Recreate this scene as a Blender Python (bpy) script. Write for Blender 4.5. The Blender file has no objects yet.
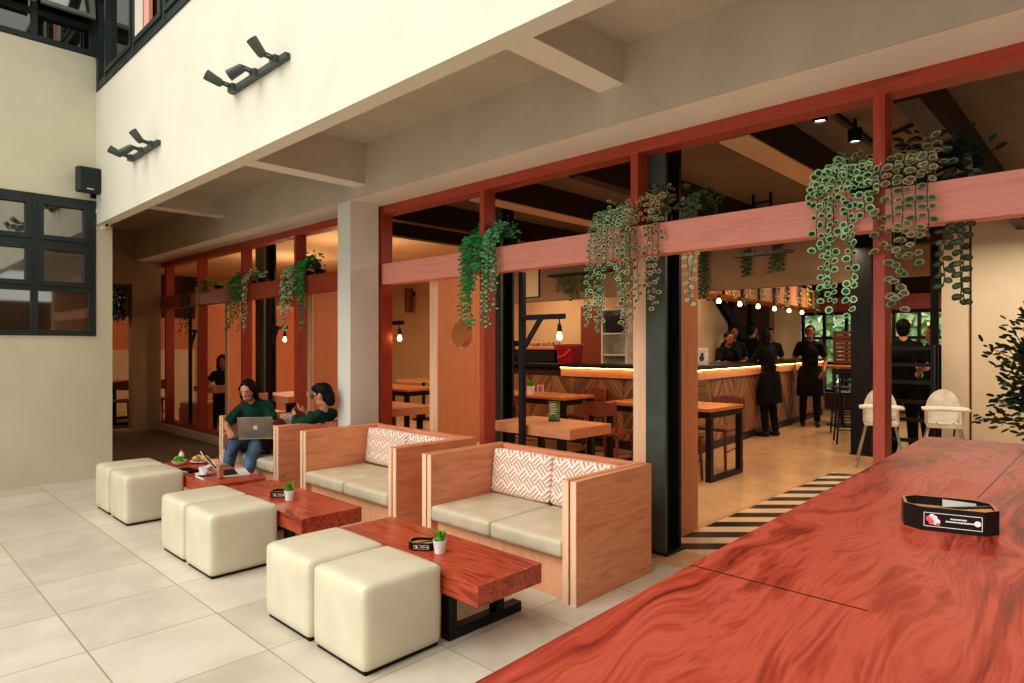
import bpy, bmesh, math, random
from mathutils import Vector as V, Matrix as M
from math import sin, cos, pi, radians
random.seed(7)
scene = bpy.context.scene
COL = scene.collection

# ------------------------------------------------------------------ node helpers
def lin(c):
    def f(x):
        x /= 255.0
        return x/12.92 if x <= .04045 else ((x+.055)/1.055)**2.4
    return (f(c[0]), f(c[1]), f(c[2]), 1)

class NT:
    def __init__(s, name):
        s.mat = bpy.data.materials.new(name); s.mat.use_nodes = True
        s.t = s.mat.node_tree; s.n = s.t.nodes
        s.b = s.n['Principled BSDF']
    def link(s, a, b): s.t.links.new(a, b)
    def node(s, ty, **kw):
        n = s.n.new(ty)
        for k, v in kw.items(): setattr(n, k, v)
        return n
    def setin(s, inp, v):
        if hasattr(v, 'is_output') or isinstance(v, bpy.types.NodeSocket): s.link(v, inp)
        else: inp.default_value = v
    def m(s, op, a, b=0.0, c=None):
        n = s.node('ShaderNodeMath', operation=op)
        s.setin(n.inputs[0], a); s.setin(n.inputs[1], b)
        if c is not None: s.setin(n.inputs[2], c)
        return n.outputs[0]
    def coord(s, kind='Object'):
        return s.node('ShaderNodeTexCoord').outputs[kind]
    def xyz(s, vec=None):
        n = s.node('ShaderNodeSeparateXYZ'); s.link(vec or s.coord(), n.inputs[0])
        return n.outputs
    def comb(s, x, y, z):
        n = s.node('ShaderNodeCombineXYZ')
        for i, v in enumerate((x, y, z)): s.setin(n.inputs[i], v)
        return n.outputs[0]
    def mapping(s, vec, scale=(1,1,1), loc=(0,0,0), rot=(0,0,0)):
        n = s.node('ShaderNodeMapping'); s.link(vec, n.inputs[0])
        n.inputs['Scale'].default_value = scale; n.inputs['Location'].default_value = loc; n.inputs['Rotation'].default_value = rot
        return n.outputs[0]
    def noise(s, vec, scale=5, detail=4, rough=.5, dist=0, out=0):
        n = s.node('ShaderNodeTexNoise'); s.link(vec, n.inputs['Vector'])
        n.inputs['Scale'].default_value = scale; n.inputs['Detail'].default_value = detail
        n.inputs['Roughness'].default_value = rough; n.inputs['Distortion'].default_value = dist
        return n.outputs[out]
    def ramp(s, fac, stops, interp='LINEAR'):
        n = s.node('ShaderNodeValToRGB'); s.setin(n.inputs[0], fac)
        e = n.color_ramp.elements; n.color_ramp.interpolation = interp
        while len(e) < len(stops): e.new(.5)
        for el, (p, c) in zip(e, stops):
            el.position = p; el.color = lin(c)
        return n.outputs[0]
    def mix(s, fac, a, b, blend='MIX'):
        n = s.node('ShaderNodeMix', data_type='RGBA', blend_type=blend)
        s.setin(n.inputs[0], fac)
        s.setin(n.inputs[6], lin(a) if isinstance(a, tuple) and len(a) == 3 else a)
        s.setin(n.inputs[7], lin(b) if isinstance(b, tuple) and len(b) == 3 else b)
        return n.outputs[2]
    def bump(s, h, strength=.2, dist=.01):
        n = s.node('ShaderNodeBump'); s.link(h, n.inputs['Height'])
        n.inputs['Strength'].default_value = strength; n.inputs['Distance'].default_value = dist
        s.link(n.outputs[0], s.b.inputs['Normal'])
    def fin(s, col=None, rough=.5, metal=0, spec=.5):
        if col is not None:
            s.setin(s.b.inputs['Base Color'], lin(col) if isinstance(col, tuple) and len(col) == 3 else col)
        s.setin(s.b.inputs['Roughness'], rough); s.b.inputs['Metallic'].default_value = metal
        s.b.inputs['Specular IOR Level'].default_value = spec
        return s.mat

def plain(name, col, rough=.5, metal=0, spec=.5, var=.06, vs=6):
    t = NT(name); nz = t.noise(t.coord(), vs, 3)
    d = tuple(max(0, c*(1-var*2)) for c in col); h = tuple(min(255, c*(1+var)) for c in col)
    return t.fin(t.ramp(nz, [(.3, d), (.7, h)]), rough, metal, spec)

def wood(name, stops, axis='X', scale=1.0, stretch=12, rough=.4, dist=1.0, spec=.5, band=2.2):
    t = NT(name); c = t.coord()
    info = t.node('ShaderNodeObjectInfo')
    off = t.node('ShaderNodeVectorMath', operation='ADD'); t.link(c, off.inputs[0])
    mul = t.m('MULTIPLY', info.outputs['Random'], 7.0); t.link(t.comb(mul, mul, mul), off.inputs[1])
    sc = {'X': (1, stretch, stretch), 'Y': (stretch, 1, stretch), 'Z': (stretch, stretch, 1)}[axis]
    v = t.mapping(off.outputs[0], tuple(q*scale for q in sc))
    n1 = t.noise(v, band, 5, .55, dist); n2 = t.noise(v, 9, 3, .6, .3)
    f = t.m('ADD', t.m('MULTIPLY', n1, .8), t.m('MULTIPLY', n2, .2))
    t.bump(n2, .06, .004)
    return t.fin(t.ramp(f, stops), rough, 0, spec)

def emit(name, col, strength):
    t = NT(name); t.b.inputs['Emission Color'].default_value = lin(col); t.b.inputs['Emission Strength'].default_value = strength
    return t.fin(col, .4)

# ------------------------------------------------------------------ materials
LW = [(.25, (184, 112, 78)), (.45, (214, 142, 104)), (.58, (224, 156, 118)), (.75, (198, 126, 90))]
PW = [(.28, (214, 152, 114)), (.5, (240, 182, 142)), (.72, (228, 166, 126))]
EW = [(.3, (228, 186, 150)), (.7, (244, 208, 174))]
RW = [(.3, (84, 30, 20)), (.42, (150, 60, 40)), (.5, (188, 88, 60)), (.58, (160, 64, 44)), (.7, (98, 36, 24))]
FR = [(.25, (136, 54, 36)), (.5, (176, 78, 56)), (.75, (154, 64, 44))]
PL = [(.25, (218, 138, 122)), (.5, (236, 162, 146)), (.75, (226, 148, 132))]
PN = [(.25, (196, 122, 82)), (.5, (218, 144, 102)), (.75, (204, 130, 88))]
CH = [(.25, (92, 44, 28)), (.5, (132, 68, 44)), (.75, (112, 54, 34))]
m_sofaX = wood('sofa_wood_x', LW, 'X', stretch=14, rough=.45)
m_sofaY = wood('sofa_wood_y', LW, 'Y', stretch=9, rough=.45, band=2.5)
m_sofaZ = wood('sofa_wood_front', PW, 'Z', stretch=14, rough=.45)
m_edge = wood('pale_edging', EW, 'Z', rough=.5)
m_redX = wood('red_wood_x', RW, 'X', 1, 9, .28, 1.2)
m_frameX = wood('frame_wood_x', FR, 'X', 1, 12, .45)
m_frameZ = wood('frame_wood_z', FR, 'Z', 1, 12, .45)
m_railX = wood('rail_wood', PL, 'X', 1, 10, .5)
m_panelZ = wood('panel_wood', PN, 'Z', .6, 14, .45)
m_chair = wood('chair_wood', CH, 'Z', 1, 8, .4)
m_tabX = wood('pale_table_wood', [(.25, (196, 130, 90)), (.5, (220, 156, 114)), (.75, (206, 140, 100))], 'X', 1, 10, .35)
m_tabR = wood('dining_top_wood', [(.25, (168, 90, 54)), (.5, (200, 122, 78)), (.75, (182, 104, 64))], 'X', 1, 10, .25)
m_darkwood = wood('dark_wood', [(.25, (34, 24, 19)), (.6, (56, 39, 30)), (.8, (44, 30, 23))], 'Z', 1, 8, .5)

def big_table_mat():
    t = NT('slab_wood'); c = t.coord()
    w = t.noise(t.mapping(c, (1.6, .75, 1)), 1.5, 3, .5, .6, out=1)
    wv = t.node('ShaderNodeVectorMath', operation='MULTIPLY_ADD')
    t.link(w, wv.inputs[0]); wv.inputs[1].default_value = (.5, .5, .3); t.link(c, wv.inputs[2])
    v = t.mapping(wv.outputs[0], (9, 1.0, 4), rot=(0, 0, radians(-8)))
    n1 = t.noise(v, 1.15, 7, .6, .9)
    n2 = t.noise(t.mapping(wv.outputs[0], (60, 3.0, 10), rot=(0, 0, radians(-8))), 1.6, 4, .6, .2)
    n3 = t.noise(c, 1.3, 2, .5, .5)
    f = t.m('ADD', t.m('ADD', t.m('MULTIPLY', n1, .58), t.m('MULTIPLY', n2, .22)), t.m('MULTIPLY', n3, .2))
    col = t.ramp(f, [(.32, (62, 20, 15)), (.41, (108, 39, 28)), (.48, (156, 62, 45)), (.54, (178, 84, 64)), (.60, (152, 62, 46)), (.70, (112, 41, 30))])
    # joints between the boards that make up the top
    X, Y, Z = t.xyz(c)
    j1 = t.m('LESS_THAN', t.m('ABSOLUTE', t.m('SUBTRACT', Y, 1.07)), .0022)
    j1 = t.m('MULTIPLY', j1, t.m('LESS_THAN', X, -.285))
    j2 = t.m('MULTIPLY', t.m('LESS_THAN', t.m('ABSOLUTE', t.m('SUBTRACT', X, -.287)), .0022), t.m('GREATER_THAN', Y, 2.05))
    col = t.mix(t.m('MAXIMUM', j1, j2), col, (38, 12, 9))
    t.bump(n2, .05, .003)
    r = t.m('ADD', .36, t.m('MULTIPLY', n1, .2))
    return t.fin(col, r, 0, .22)
m_slab = big_table_mat()

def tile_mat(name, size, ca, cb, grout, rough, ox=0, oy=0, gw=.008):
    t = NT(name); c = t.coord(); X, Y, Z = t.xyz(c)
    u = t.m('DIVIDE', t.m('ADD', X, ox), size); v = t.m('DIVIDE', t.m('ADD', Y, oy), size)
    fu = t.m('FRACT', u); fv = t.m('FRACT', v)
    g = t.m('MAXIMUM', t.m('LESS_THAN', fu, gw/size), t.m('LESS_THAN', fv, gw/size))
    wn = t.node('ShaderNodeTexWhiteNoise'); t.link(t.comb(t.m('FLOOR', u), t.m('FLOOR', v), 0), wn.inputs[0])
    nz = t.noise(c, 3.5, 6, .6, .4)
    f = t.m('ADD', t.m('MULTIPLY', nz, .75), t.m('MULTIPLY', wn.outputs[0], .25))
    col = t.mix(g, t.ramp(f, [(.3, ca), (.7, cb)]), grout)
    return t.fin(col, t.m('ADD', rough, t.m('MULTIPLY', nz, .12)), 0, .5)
m_tile = tile_mat('courtyard_tile', .58, (190, 181, 163), (214, 206, 189), (164, 154, 136), .30, 3.44+.58*10, -.775+.58*10)
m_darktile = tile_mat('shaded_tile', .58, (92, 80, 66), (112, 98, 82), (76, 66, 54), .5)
m_infloor = tile_mat('indoor_floor', 1.2, (202, 164, 126), (218, 180, 142), (178, 142, 106), .16, gw=.005)

def stripes_mat():
    t = NT('striped_tile'); X, Y, Z = t.xyz(t.coord())
    d = t.m('ADD', t.m('MULTIPLY', X, -.6925), t.m('MULTIPLY', Y, .7214))
    s = t.m('LESS_THAN', t.m('FRACT', t.m('DIVIDE', d, .275)), .5)
    return t.fin(t.mix(s, (222, 196, 166), (26, 22, 20)), .3)
m_stripe = stripes_mat()

def plaster(name, a, b, scale=1.5, rough=.85):
    t = NT(name); c = t.coord(); n = t.noise(c, scale, 5, .6); n2 = t.noise(c, 60, 3, .6)
    t.bump(n2, .08, .004)
    return t.fin(t.ramp(n, [(.3, a), (.7, b)]), rough, 0, .2)
m_wallL = plaster('courtyard_wall', (204, 198, 172), (214, 208, 184))
m_fascia = plaster('fascia_plaster', (213, 208, 191), (221, 216, 200))
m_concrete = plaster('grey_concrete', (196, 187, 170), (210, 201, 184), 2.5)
m_soffit_lit = plaster('bounce_lit_soffit', (240, 234, 220), (246, 241, 228), 2.5)  # undersides of the same beams, floor bounce put into a paler colour
m_colpl = plaster('column_plaster', (222, 219, 210), (232, 229, 220))
m_inwall = plaster('indoor_wall', (206, 172, 134), (216, 184, 146))
m_inwall2 = plaster('indoor_wall_cool', (220, 208, 182), (228, 216, 192))
m_inceil = plaster('indoor_ceiling', (118, 106, 90), (134, 120, 102), 4)
m_bulk = plaster('bulkhead_paint', (152, 130, 104), (160, 138, 112))
m_plinth = plaster('plinth_stone', (196, 180, 152), (208, 192, 164), 4)
m_tanlit = plaster('tan_lit_plaster', (206, 176, 142), (216, 188, 154))
m_brownwall = plaster('brown_wall', (84, 58, 42), (98, 70, 52))

m_black = plain('black_metal', (22, 22, 22), .4, 0, .4)
m_blackm = plain('black_matte', (14, 14, 14), .7)
m_steel = plain('steel_column_paint', (72, 82, 74), .45, 0, .5)
m_steeld = plain('steel_column_dark', (16, 17, 17), .5)
m_frameG = plain('window_frame_paint', (38, 48, 46), .45)
m_white = plain('white_plastic', (236, 232, 222), .35)
m_ceram = plain('white_ceramic', (240, 238, 232), .15)
m_silver = plain('silver_metal', (176, 170, 152), .38, .55)
m_chrome = plain('tube_steel', (190, 190, 188), .3, .8)
m_cushion = plain('beige_leather', (204, 192, 166), .42, 0, .4, .03)
m_otto = plain('cream_leather', (212, 204, 180), .34, 0, .45, .02)
m_lime = plain('grass_green', (96, 176, 44), .5, 0, .3, .2, 40)
m_soil = plain('soil', (54, 40, 30), .9)
m_skin = plain('skin', (208, 148, 116), .5, 0, .35, .04)
m_skind = plain('skin_dark', (150, 96, 70), .5, 0, .35, .04)
m_hair = plain('black_hair', (11, 9, 8), .6, 0, .25, .2, 60)
m_green = plain('green_cloth', (28, 66, 50), .85, 0, .2, .12, 14)
m_jean = plain('blue_denim', (80, 100, 118), .85, 0, .2, .3, 9)
m_jeand = plain('dark_denim', (40, 48, 62), .85, 0, .2, .15, 10)
m_maroon = plain('maroon_cloth', (92, 36, 30), .85, 0, .2)
m_blackc = plain('black_cloth', (17, 15, 15), .85, 0, .25)
m_navy = plain('navy_cloth', (24, 34, 50), .85, 0, .2)
m_eye = plain('eye_dark', (24, 16, 12), .3)
m_eyew = plain('eye_white', (128, 104, 92), .6)
m_lip = plain('lips', (158, 82, 74), .45)
m_red = plain('red_plastic', (176, 24, 34), .35)
m_tan = plain('raw_mdf', (188, 140, 88), .7)
m_greyin = plain('grey_card', (196, 198, 196), .6)
m_pink = plain('pink_print', (222, 96, 110), .5)
m_card = plain('white_card', (238, 226, 214), .6)
m_pinkcard = plain('pink_card', (226, 168, 150), .6)
m_menu = plain('green_menu', (104, 116, 58), .5, 0, .4, .25, 25)
m_coffee = plain('iced_coffee', (186, 138, 90), .15)
m_bread = plain('bread', (214, 170, 110), .7, 0, .3, .15, 30)
m_spk = plain('speaker_grey', (50, 56, 54), .6)
m_grill = plain('speaker_grill', (40, 46, 45), .8)
m_cable = plain('white_cable', (212, 206, 190), .5)
m_bulb = emit('bulb_glow', (255, 196, 120), 14)
m_led = emit('led_strip', (255, 184, 88), 26)
m_lens = emit('spot_lens', (255, 240, 214), 9)
m_lensd = plain('lamp_lens', (238, 234, 222), .25)

def glassm(name, tint, refl):
    t = NT(name); t.fin(tint, .05)
    g = t.node('ShaderNodeBsdfGlossy'); g.inputs['Roughness'].default_value = .03; g.inputs['Color'].default_value = (.86, .84, .78, 1)
    mx = t.node('ShaderNodeMixShader'); t.link(t.b.outputs[0], mx.inputs[1]); t.link(g.outputs[0], mx.inputs[2])
    fr = t.node('ShaderNodeLayerWeight'); fr.inputs[0].default_value = .3
    t.link(t.m('ADD', refl, t.m('MULTIPLY', fr.outputs['Facing'], .3)), mx.inputs[0])
    t.link(mx.outputs[0], t.n['Material Output'].inputs[0]); return t.mat
m_pane = glassm('dark_pane', (40, 36, 28), .28)
m_paned = glassm('dim_pane', (26, 26, 22), .12)
def clear_glass(name):
    t = NT(name); tr = t.node('ShaderNodeBsdfTransparent'); g = t.node('ShaderNodeBsdfGlossy'); g.inputs['Roughness'].default_value = .02
    mx = t.node('ShaderNodeMixShader'); mx.inputs[0].default_value = .12
    t.link(tr.outputs[0], mx.inputs[1]); t.link(g.outputs[0], mx.inputs[2]); t.link(mx.outputs[0], t.n['Material Output'].inputs[0]); return t.mat
m_glass = clear_glass('clear_glass')

def pattern_mat():
    t = NT('basket_print'); X, Y, Z = t.xyz(t.coord())
    s = .075*1.4142
    p = t.m('DIVIDE', t.m('ADD', X, Z), s); q = t.m('DIVIDE', t.m('SUBTRACT', X, Z), s)
    par = t.m('MODULO', t.m('ADD', t.m('FLOOR', t.m('ADD', p, 40)), t.m('FLOOR', t.m('ADD', q, 40))), 2.0)
    fp = t.m('FRACT', t.m('ADD', p, 40)); fq = t.m('FRACT', t.m('ADD', q, 40))
    sel = lambda a, b: t.m('ADD', t.m('MULTIPLY', a, par), t.m('MULTIPLY', b, t.m('SUBTRACT', 1.0, par)))
    across = sel(fp, fq); along = sel(fq, fp)
    bar = t.m('GREATER_THAN', t.m('FRACT', t.m('MULTIPLY', across, 3.0)), .5)
    edge = t.m('LESS_THAN', t.m('ABSOLUTE', t.m('SUBTRACT', along, .5)), .45)
    return t.fin(t.mix(t.m('MULTIPLY', bar, edge), (244, 232, 220), (206, 158, 134)), .8, 0, .2)
m_pattern = pattern_mat()

def chevron_mat(name, ax):
    t = NT(name); X, Y, Z = t.xyz(t.coord()); u = X if ax == 'X' else Y
    u = t.m('ADD', u, 40.0)
    tri = t.m('PINGPONG', u, .42)
    d = t.m('DIVIDE', t.m('ADD', t.m('MULTIPLY', tri, 1.35), Z), .1)
    cell = t.m('FLOOR', d); fr = t.m('FRACT', d)
    wn = t.node('ShaderNodeTexWhiteNoise'); t.link(t.comb(cell, t.m('FLOOR', t.m('DIVIDE', u, .42)), 3.0), wn.inputs[0])
    col = t.ramp(wn.outputs[0], [(0, (98, 66, 44)), (.35, (146, 98, 62)), (.6, (170, 120, 78)), (.85, (120, 86, 60)), (1, (186, 138, 92))])
    gr = t.m('MAXIMUM', t.m('LESS_THAN', fr, .1), t.m('LESS_THAN', t.m('FRACT', t.m('DIVIDE', u, .42)), .025))
    return t.fin(t.mix(gr, col, (42, 28, 20)), .5)
m_chevX = chevron_mat('chevron_boards_x', 'X'); m_chevY = chevron_mat('chevron_boards_y', 'Y')

def leafm(name, a, b, rough=.45):
    t = NT(name); info = t.node('ShaderNodeNewGeometry')
    f = t.m('FRACT', t.m('MULTIPLY', info.outputs['Random Per Island'], 1.0))
    t.b.inputs['Subsurface Weight'].default_value = 0
    return t.fin(t.ramp(f, [(0, a), (1, b)]), rough, 0, .35)
L_dark = leafm('leaf_dark', (20, 70, 44), (56, 120, 74)); L_pale = leafm('leaf_margin', (166, 212, 160), (216, 236, 196))
L_emer = leafm('leaf_emerald', (20, 120, 66), (60, 170, 96)); L_mint = leafm('leaf_mint', (120, 190, 150), (176, 220, 186))
L_oliv = leafm('leaf_olive', (66, 82, 48), (112, 120, 76)); L_blush = leafm('leaf_blush', (190, 150, 126), (206, 190, 150))
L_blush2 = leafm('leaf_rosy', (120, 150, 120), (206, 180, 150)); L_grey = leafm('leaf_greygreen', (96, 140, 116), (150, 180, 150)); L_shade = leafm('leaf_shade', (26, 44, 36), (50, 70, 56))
L_tree = leafm('leaf_tree', (24, 44, 20), (58, 84, 34)); L_yel = leafm('leaf_lime', (120, 160, 60), (190, 190, 90))
L_hedge = leafm('leaf_hedge', (96, 160, 84), (214, 236, 190))
m_stem = plain('vine_stem', (84, 96, 54), .7); m_bark = plain('bark', (92, 66, 46), .8)

# ------------------------------------------------------------------ mesh builder
class MB:
    def __init__(s): s.v = []; s.f = []; s.mi = []
    def add(s, vs, fs, mi=0):
        o = len(s.v); s.v += [tuple(p) for p in vs]; s.f += [tuple(i+o for i in q) for q in fs]; s.mi += [mi]*len(fs); return s
    def box(s, a, b, mi=0):
        x0, y0, z0 = a; x1, y1, z1 = b
        vs = [(x0,y0,z0),(x1,y0,z0),(x1,y1,z0),(x0,y1,z0),(x0,y0,z1),(x1,y0,z1),(x1,y1,z1),(x0,y1,z1)]
        return s.add(vs, [(0,3,2,1),(4,5,6,7),(0,1,5,4),(1,2,6,5),(2,3,7,6),(3,0,4,7)], mi)
    def obox(s, c, size, R=None, mi=0):
        R = R or M.Identity(3); c = V(c); h = V(size)/2
        vs = [c + R @ V((sx*h.x, sy*h.y, sz*h.z)) for sx, sy, sz in ((-1,-1,-1),(1,-1,-1),(1,1,-1),(-1,1,-1),(-1,-1,1),(1,-1,1),(1,1,1),(-1,1,1))]
        return s.add(vs, [(0,3,2,1),(4,5,6,7),(0,1,5,4),(1,2,6,5),(2,3,7,6),(3,0,4,7)], mi)
    def bar(s, p, q, w, h=None, mi=0):
        p, q = V(p), V(q); d = (q-p); L = d.length; d.normalize()
        up = V((0,0,1)) if abs(d.z) < .95 else V((0,1,0))
        x = d.cross(up).normalized(); y = x.cross(d)
        R = M((x, d, y)).transposed()
        return s.obox((p+q)/2, (w, L, h or w), R, mi)
    def tube(s, pts, r, seg=8, mi=0, cap=True):
        pts = [V(p) for p in pts]; n = len(pts); rs = r if isinstance(r, (list, tuple)) else [r]*n
        vs = []; fs = []; prev = None
        for i, p in enumerate(pts):
            d = (pts[min(i+1, n-1)] - pts[max(i-1, 0)]).normalized()
            if prev is None: x = d.cross(V((0,0,1)) if abs(d.z) < .9 else V((1,0,0))).normalized()
            else: x = (prev - d*prev.dot(d)).normalized()
            prev = x; y = d.cross(x)
            for k in range(seg):
                a = 2*pi*k/seg; vs.append(p + (x*cos(a) + y*sin(a))*rs[i])
        for i in range(n-1):
            for k in range(seg):
                a = i*seg+k; b = i*seg+(k+1) % seg
                fs.append((a, b, b+seg, a+seg))
        if cap:
            fs.append(tuple(range(seg-1, -1, -1))); fs.append(tuple((n-1)*seg+k for k in range(seg)))
        return s.add(vs, fs, mi)
    def lathe(s, prof, seg=24, c=(0,0,0), mi=0, R=None, closed=False):
        c = V(c); vs = []; fs = []
        for r, z in prof:
            for k in range(seg):
                a = 2*pi*k/seg; p = V((r*cos(a), r*sin(a), z)); vs.append(c + (R @ p if R else p))
        n = len(prof)
        for i in range(n-1):
            for k in range(seg):
                a = i*seg+k; b = i*seg+(k+1) % seg; fs.append((a, b, b+seg, a+seg))
        if prof[0][0] > 1e-5: fs.append(tuple(range(seg-1, -1, -1)))
        if prof[-1][0] > 1e-5: fs.append(tuple((n-1)*seg+k for k in range(seg)))
        return s.add(vs, fs, mi)
    def ell(s, c, r, R=None, seg=14, rings=9, mi=0):
        c = V(c); vs = []; fs = []
        r = (r,)*3 if not isinstance(r, (tuple, list)) else r
        for i in range(1, rings):
            t = pi*i/rings
            for k in range(seg):
                a = 2*pi*k/seg; p = V((r[0]*sin(t)*cos(a), r[1]*sin(t)*sin(a), r[2]*cos(t))); vs.append(c + (R @ p if R else p))
        top = len(vs); p = V((0,0,r[2])); vs.append(c + (R @ p if R else p)); vs.append(c - (R @ p if R else p))
        for i in range(rings-2):
            for k in range(seg):
                a = i*seg+k; b = i*seg+(k+1) % seg; fs.append((a, a+seg, b+seg, b))
        for k in range(seg):
            fs.append((top, k, (k+1) % seg)); o = (rings-2)*seg; fs.append((top+1, o+(k+1) % seg, o+k))
        return s.add(vs, fs, mi)
    def cap(s, p, r0, q, r1, seg=12):
        p, q = V(p), V(q)
        s.ell(p, r0, seg=seg, rings=8); s.ell(q, r1, seg=seg, rings=8)
        if (q-p).length > 1e-4: s.tube([p, q], [r0, r1], seg)
        return s
    def rbox(s, c, size, r, n=8, puff=(0,0,0), mi=0):
        h = V(size)/2; c = V(c); vs = []; fs = []
        for ax in range(3):
            for sg in (-1, 1):
                o = len(vs); a, b = (ax+1) % 3, (ax+2) % 3
                for i in range(n+1):
                    for j in range(n+1):
                        p = V((0,0,0)); p[ax] = sg*h[ax]
                        # rows bunched near the rim so the rounding is smooth
                        e = lambda k, H: H*max(-1, min(1, sin((k/n-.5)*pi)*1.0))
                        p[a] = e(i, h[a]); p[b] = e(j, h[b])
                        q = V([max(-(h[k]-r), min(h[k]-r, p[k])) for k in range(3)])
                        d = p-q; L = d.length
                        w = q + (d/L*r if L > 1e-9 else d)
                        u, t = p[a]/h[a], p[b]/h[b]
                        w[ax] += sg*puff[ax]*(1-u*u)*(1-t*t)
                        vs.append(c+w)
                for i in range(n):
                    for j in range(n):
                        k = o+i*(n+1)+j; q4 = (k, k+1, k+n+2, k+n+1)
                        fs.append(q4 if sg < 0 else q4[::-1])
        # orient
        s.add(vs, [f[::-1] for f in fs], mi); return s
    def build(s, name, mats, parent=None, bevel=0, smooth=False, weld=False, seg=2):
        me = bpy.data.meshes.new(name); me.from_pydata(s.v, [], s.f)
        mats = mats if isinstance(mats, (list, tuple)) else [mats]
        for m in mats: me.materials.append(m)
        if len(mats) > 1: me.polygons.foreach_set('material_index', s.mi)
        if weld:
            bm = bmesh.new(); bm.from_mesh(me); bmesh.ops.remove_doubles(bm, verts=bm.verts, dist=1e-4)
            bmesh.ops.recalc_face_normals(bm, faces=bm.faces); bm.to_mesh(me); bm.free()
        if smooth:
            me.polygons.foreach_set('use_smooth', [True]*len(me.polygons)); me.set_sharp_from_angle(angle=radians(40))
        me.update()
        o = bpy.data.objects.new(name, me); COL.objects.link(o)
        if parent: o.parent = parent
        if bevel:
            b = o.modifiers.new('bevel', 'BEVEL'); b.width = bevel; b.segments = seg; b.limit_method = 'ANGLE'; b.harden_normals = False
        return o

def tag(o, label, cat, group=None, kind=None):
    o['label'] = label; o['category'] = cat
    if group: o['group'] = group
    if kind: o['kind'] = kind
    return o
def thing(name, label, cat, loc=(0,0,0), rz=0, group=None):
    o = bpy.data.objects.new(name, None); o.empty_display_size = .1; COL.objects.link(o)
    o.location = loc; o.rotation_euler = (0, 0, rz)
    return tag(o, label, cat, group)
def struct(o): o['kind'] = 'structure'; return o
def S(name, boxes, mat, bevel=0, parent=None):
    b = MB()
    for a, c in boxes: b.box(a, c)
    o = b.build(name, mat, parent, bevel)
    return o if parent else struct(o)
def dup(root, loc, rz=None, label=None):
    def cp(o, par):
        c = o.copy(); COL.objects.link(c)
        if par is not None: c.parent = par
        for ch in list(o.children): cp(ch, c)
        return c
    r = cp(root, None); r.location = loc
    if rz is not None: r.rotation_euler = (0, 0, rz)
    if label: r['label'] = label
    return r
def frame(f, u):
    f = V(f).normalized(); u = V(u); s_ = f.cross(u).normalized(); u = s_.cross(f)
    return M((s_, f, u)).transposed()      # columns: side(right), forward, up

# ------------------------------------------------------------------ camera & light
F = 644.0; CX = 512.0; HY = 345.0; H = 1.4; AZ = math.atan(618/F)
FW = V((-sin(AZ), cos(AZ), 0)); RT = V((cos(AZ), sin(AZ), 0))
def at(px, z_depth): return FW*z_depth + RT*((px-CX)/F*z_depth)
cam = bpy.data.cameras.new('camera'); cam.sensor_width = 36; cam.lens = 36*F/1024; cam.shift_y = 3.5/1024
co = bpy.data.objects.new('camera', cam); COL.objects.link(co); co.location = (0, 0, H); co.rotation_euler = (pi/2, 0, AZ)
cam.clip_start = .05; scene.camera = co

w = bpy.data.worlds.new('sky'); scene.world = w; w.use_nodes = True
wt = w.node_tree; bg = wt.nodes['Background']
tc = wt.nodes.new('ShaderNodeTexCoord'); sx = wt.nodes.new('ShaderNodeSeparateXYZ'); rp = wt.nodes.new('ShaderNodeValToRGB')
wt.links.new(tc.outputs['Generated'], sx.inputs[0]); wt.links.new(sx.outputs[2], rp.inputs[0]); wt.links.new(rp.outputs[0], bg.inputs[0])
rp.color_ramp.elements[0].position = 0; rp.color_ramp.elements[0].color = (.92, .91, .88, 1)
rp.color_ramp.elements[1].position = .6; rp.color_ramp.elements[1].color = (1.0, .985, .95, 1)
bg.inputs[1].default_value = 1.12
def light(name, kind, loc, energy, col, size=.5, rot=(0,0,0), **kw):
    l = bpy.data.lights.new(name, kind); l.energy = energy; l.color = col
    if kind == 'AREA': l.size = size; l.shape = kw.get('shape', 'SQUARE')
    if kind == 'AREA' and 'size_y' in kw: l.shape = 'RECTANGLE'; l.size_y = kw['size_y']
    if kind == 'SUN': l.angle = size
    if kind == 'POINT': l.shadow_soft_size = size
    o = bpy.data.objects.new(name, l); COL.objects.link(o); o.location = loc; o.rotation_euler = rot; return o
light('soft_sun', 'SUN', (2, -6, 9), 1.8, (1, .97, .91), radians(50), (radians(44), 0, radians(-16)))
WARM = (1, .76, .52)
for x, y, e in ((-1.2, 6.2, 26), (-3.4, 5.2, 26), (-6.0, 5.6, 26), (-8.8, 5.6, 30), (-12.2, 6.2, 30), (-2.9, 8.8, 42), (-3.3, 12, 42), (-7.6, 8.3, 26)):
    light('room_fill_light', 'AREA', (x, y, 2.64), e, WARM, .7)  # added warm fills for the interior, no fittings hang here
for x, y, e in ((-8.2, 5.2, 14), (-10.6, 5.4, 14)):
    light('bay_fill_light', 'AREA', (x, y, 2.0), e, (1, .74, .46), .6, (pi, 0, 0))  # added upward fills that brighten the left bays, no fitting there
light('wall_wash_light', 'AREA', (-.8, 8.2, 2.6), 24, (1, .86, .68), .5)
light('back_bar_light', 'AREA', (-4.9, 9.6, 2.5), 16, WARM, .4)
light('dining_nook_light', 'POINT', (-13.2, 2.6, 2.2), 14, WARM, .2)

vs = scene.view_settings; vs.view_transform = 'Standard'; vs.look = 'Medium High Contrast'; vs.exposure = 0.0; vs.gamma = 1.0
scene.cycles.max_bounces = 8; scene.cycles.use_denoising = True
scene.cycles.sample_clamp_indirect = 6

# ------------------------------------------------------------------ setting
S('floor', [((-7.95, -4, -.1), (4, 3.64, 0))], m_tile)
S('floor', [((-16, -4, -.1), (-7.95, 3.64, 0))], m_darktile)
S('floor', [((-16, 3.64, -.1), (4, 16, 0))], m_infloor)
S('floor_stripes', [((-2.36, 3.98, 0), (-1.0, 7.55, .003))], m_stripe)
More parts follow.
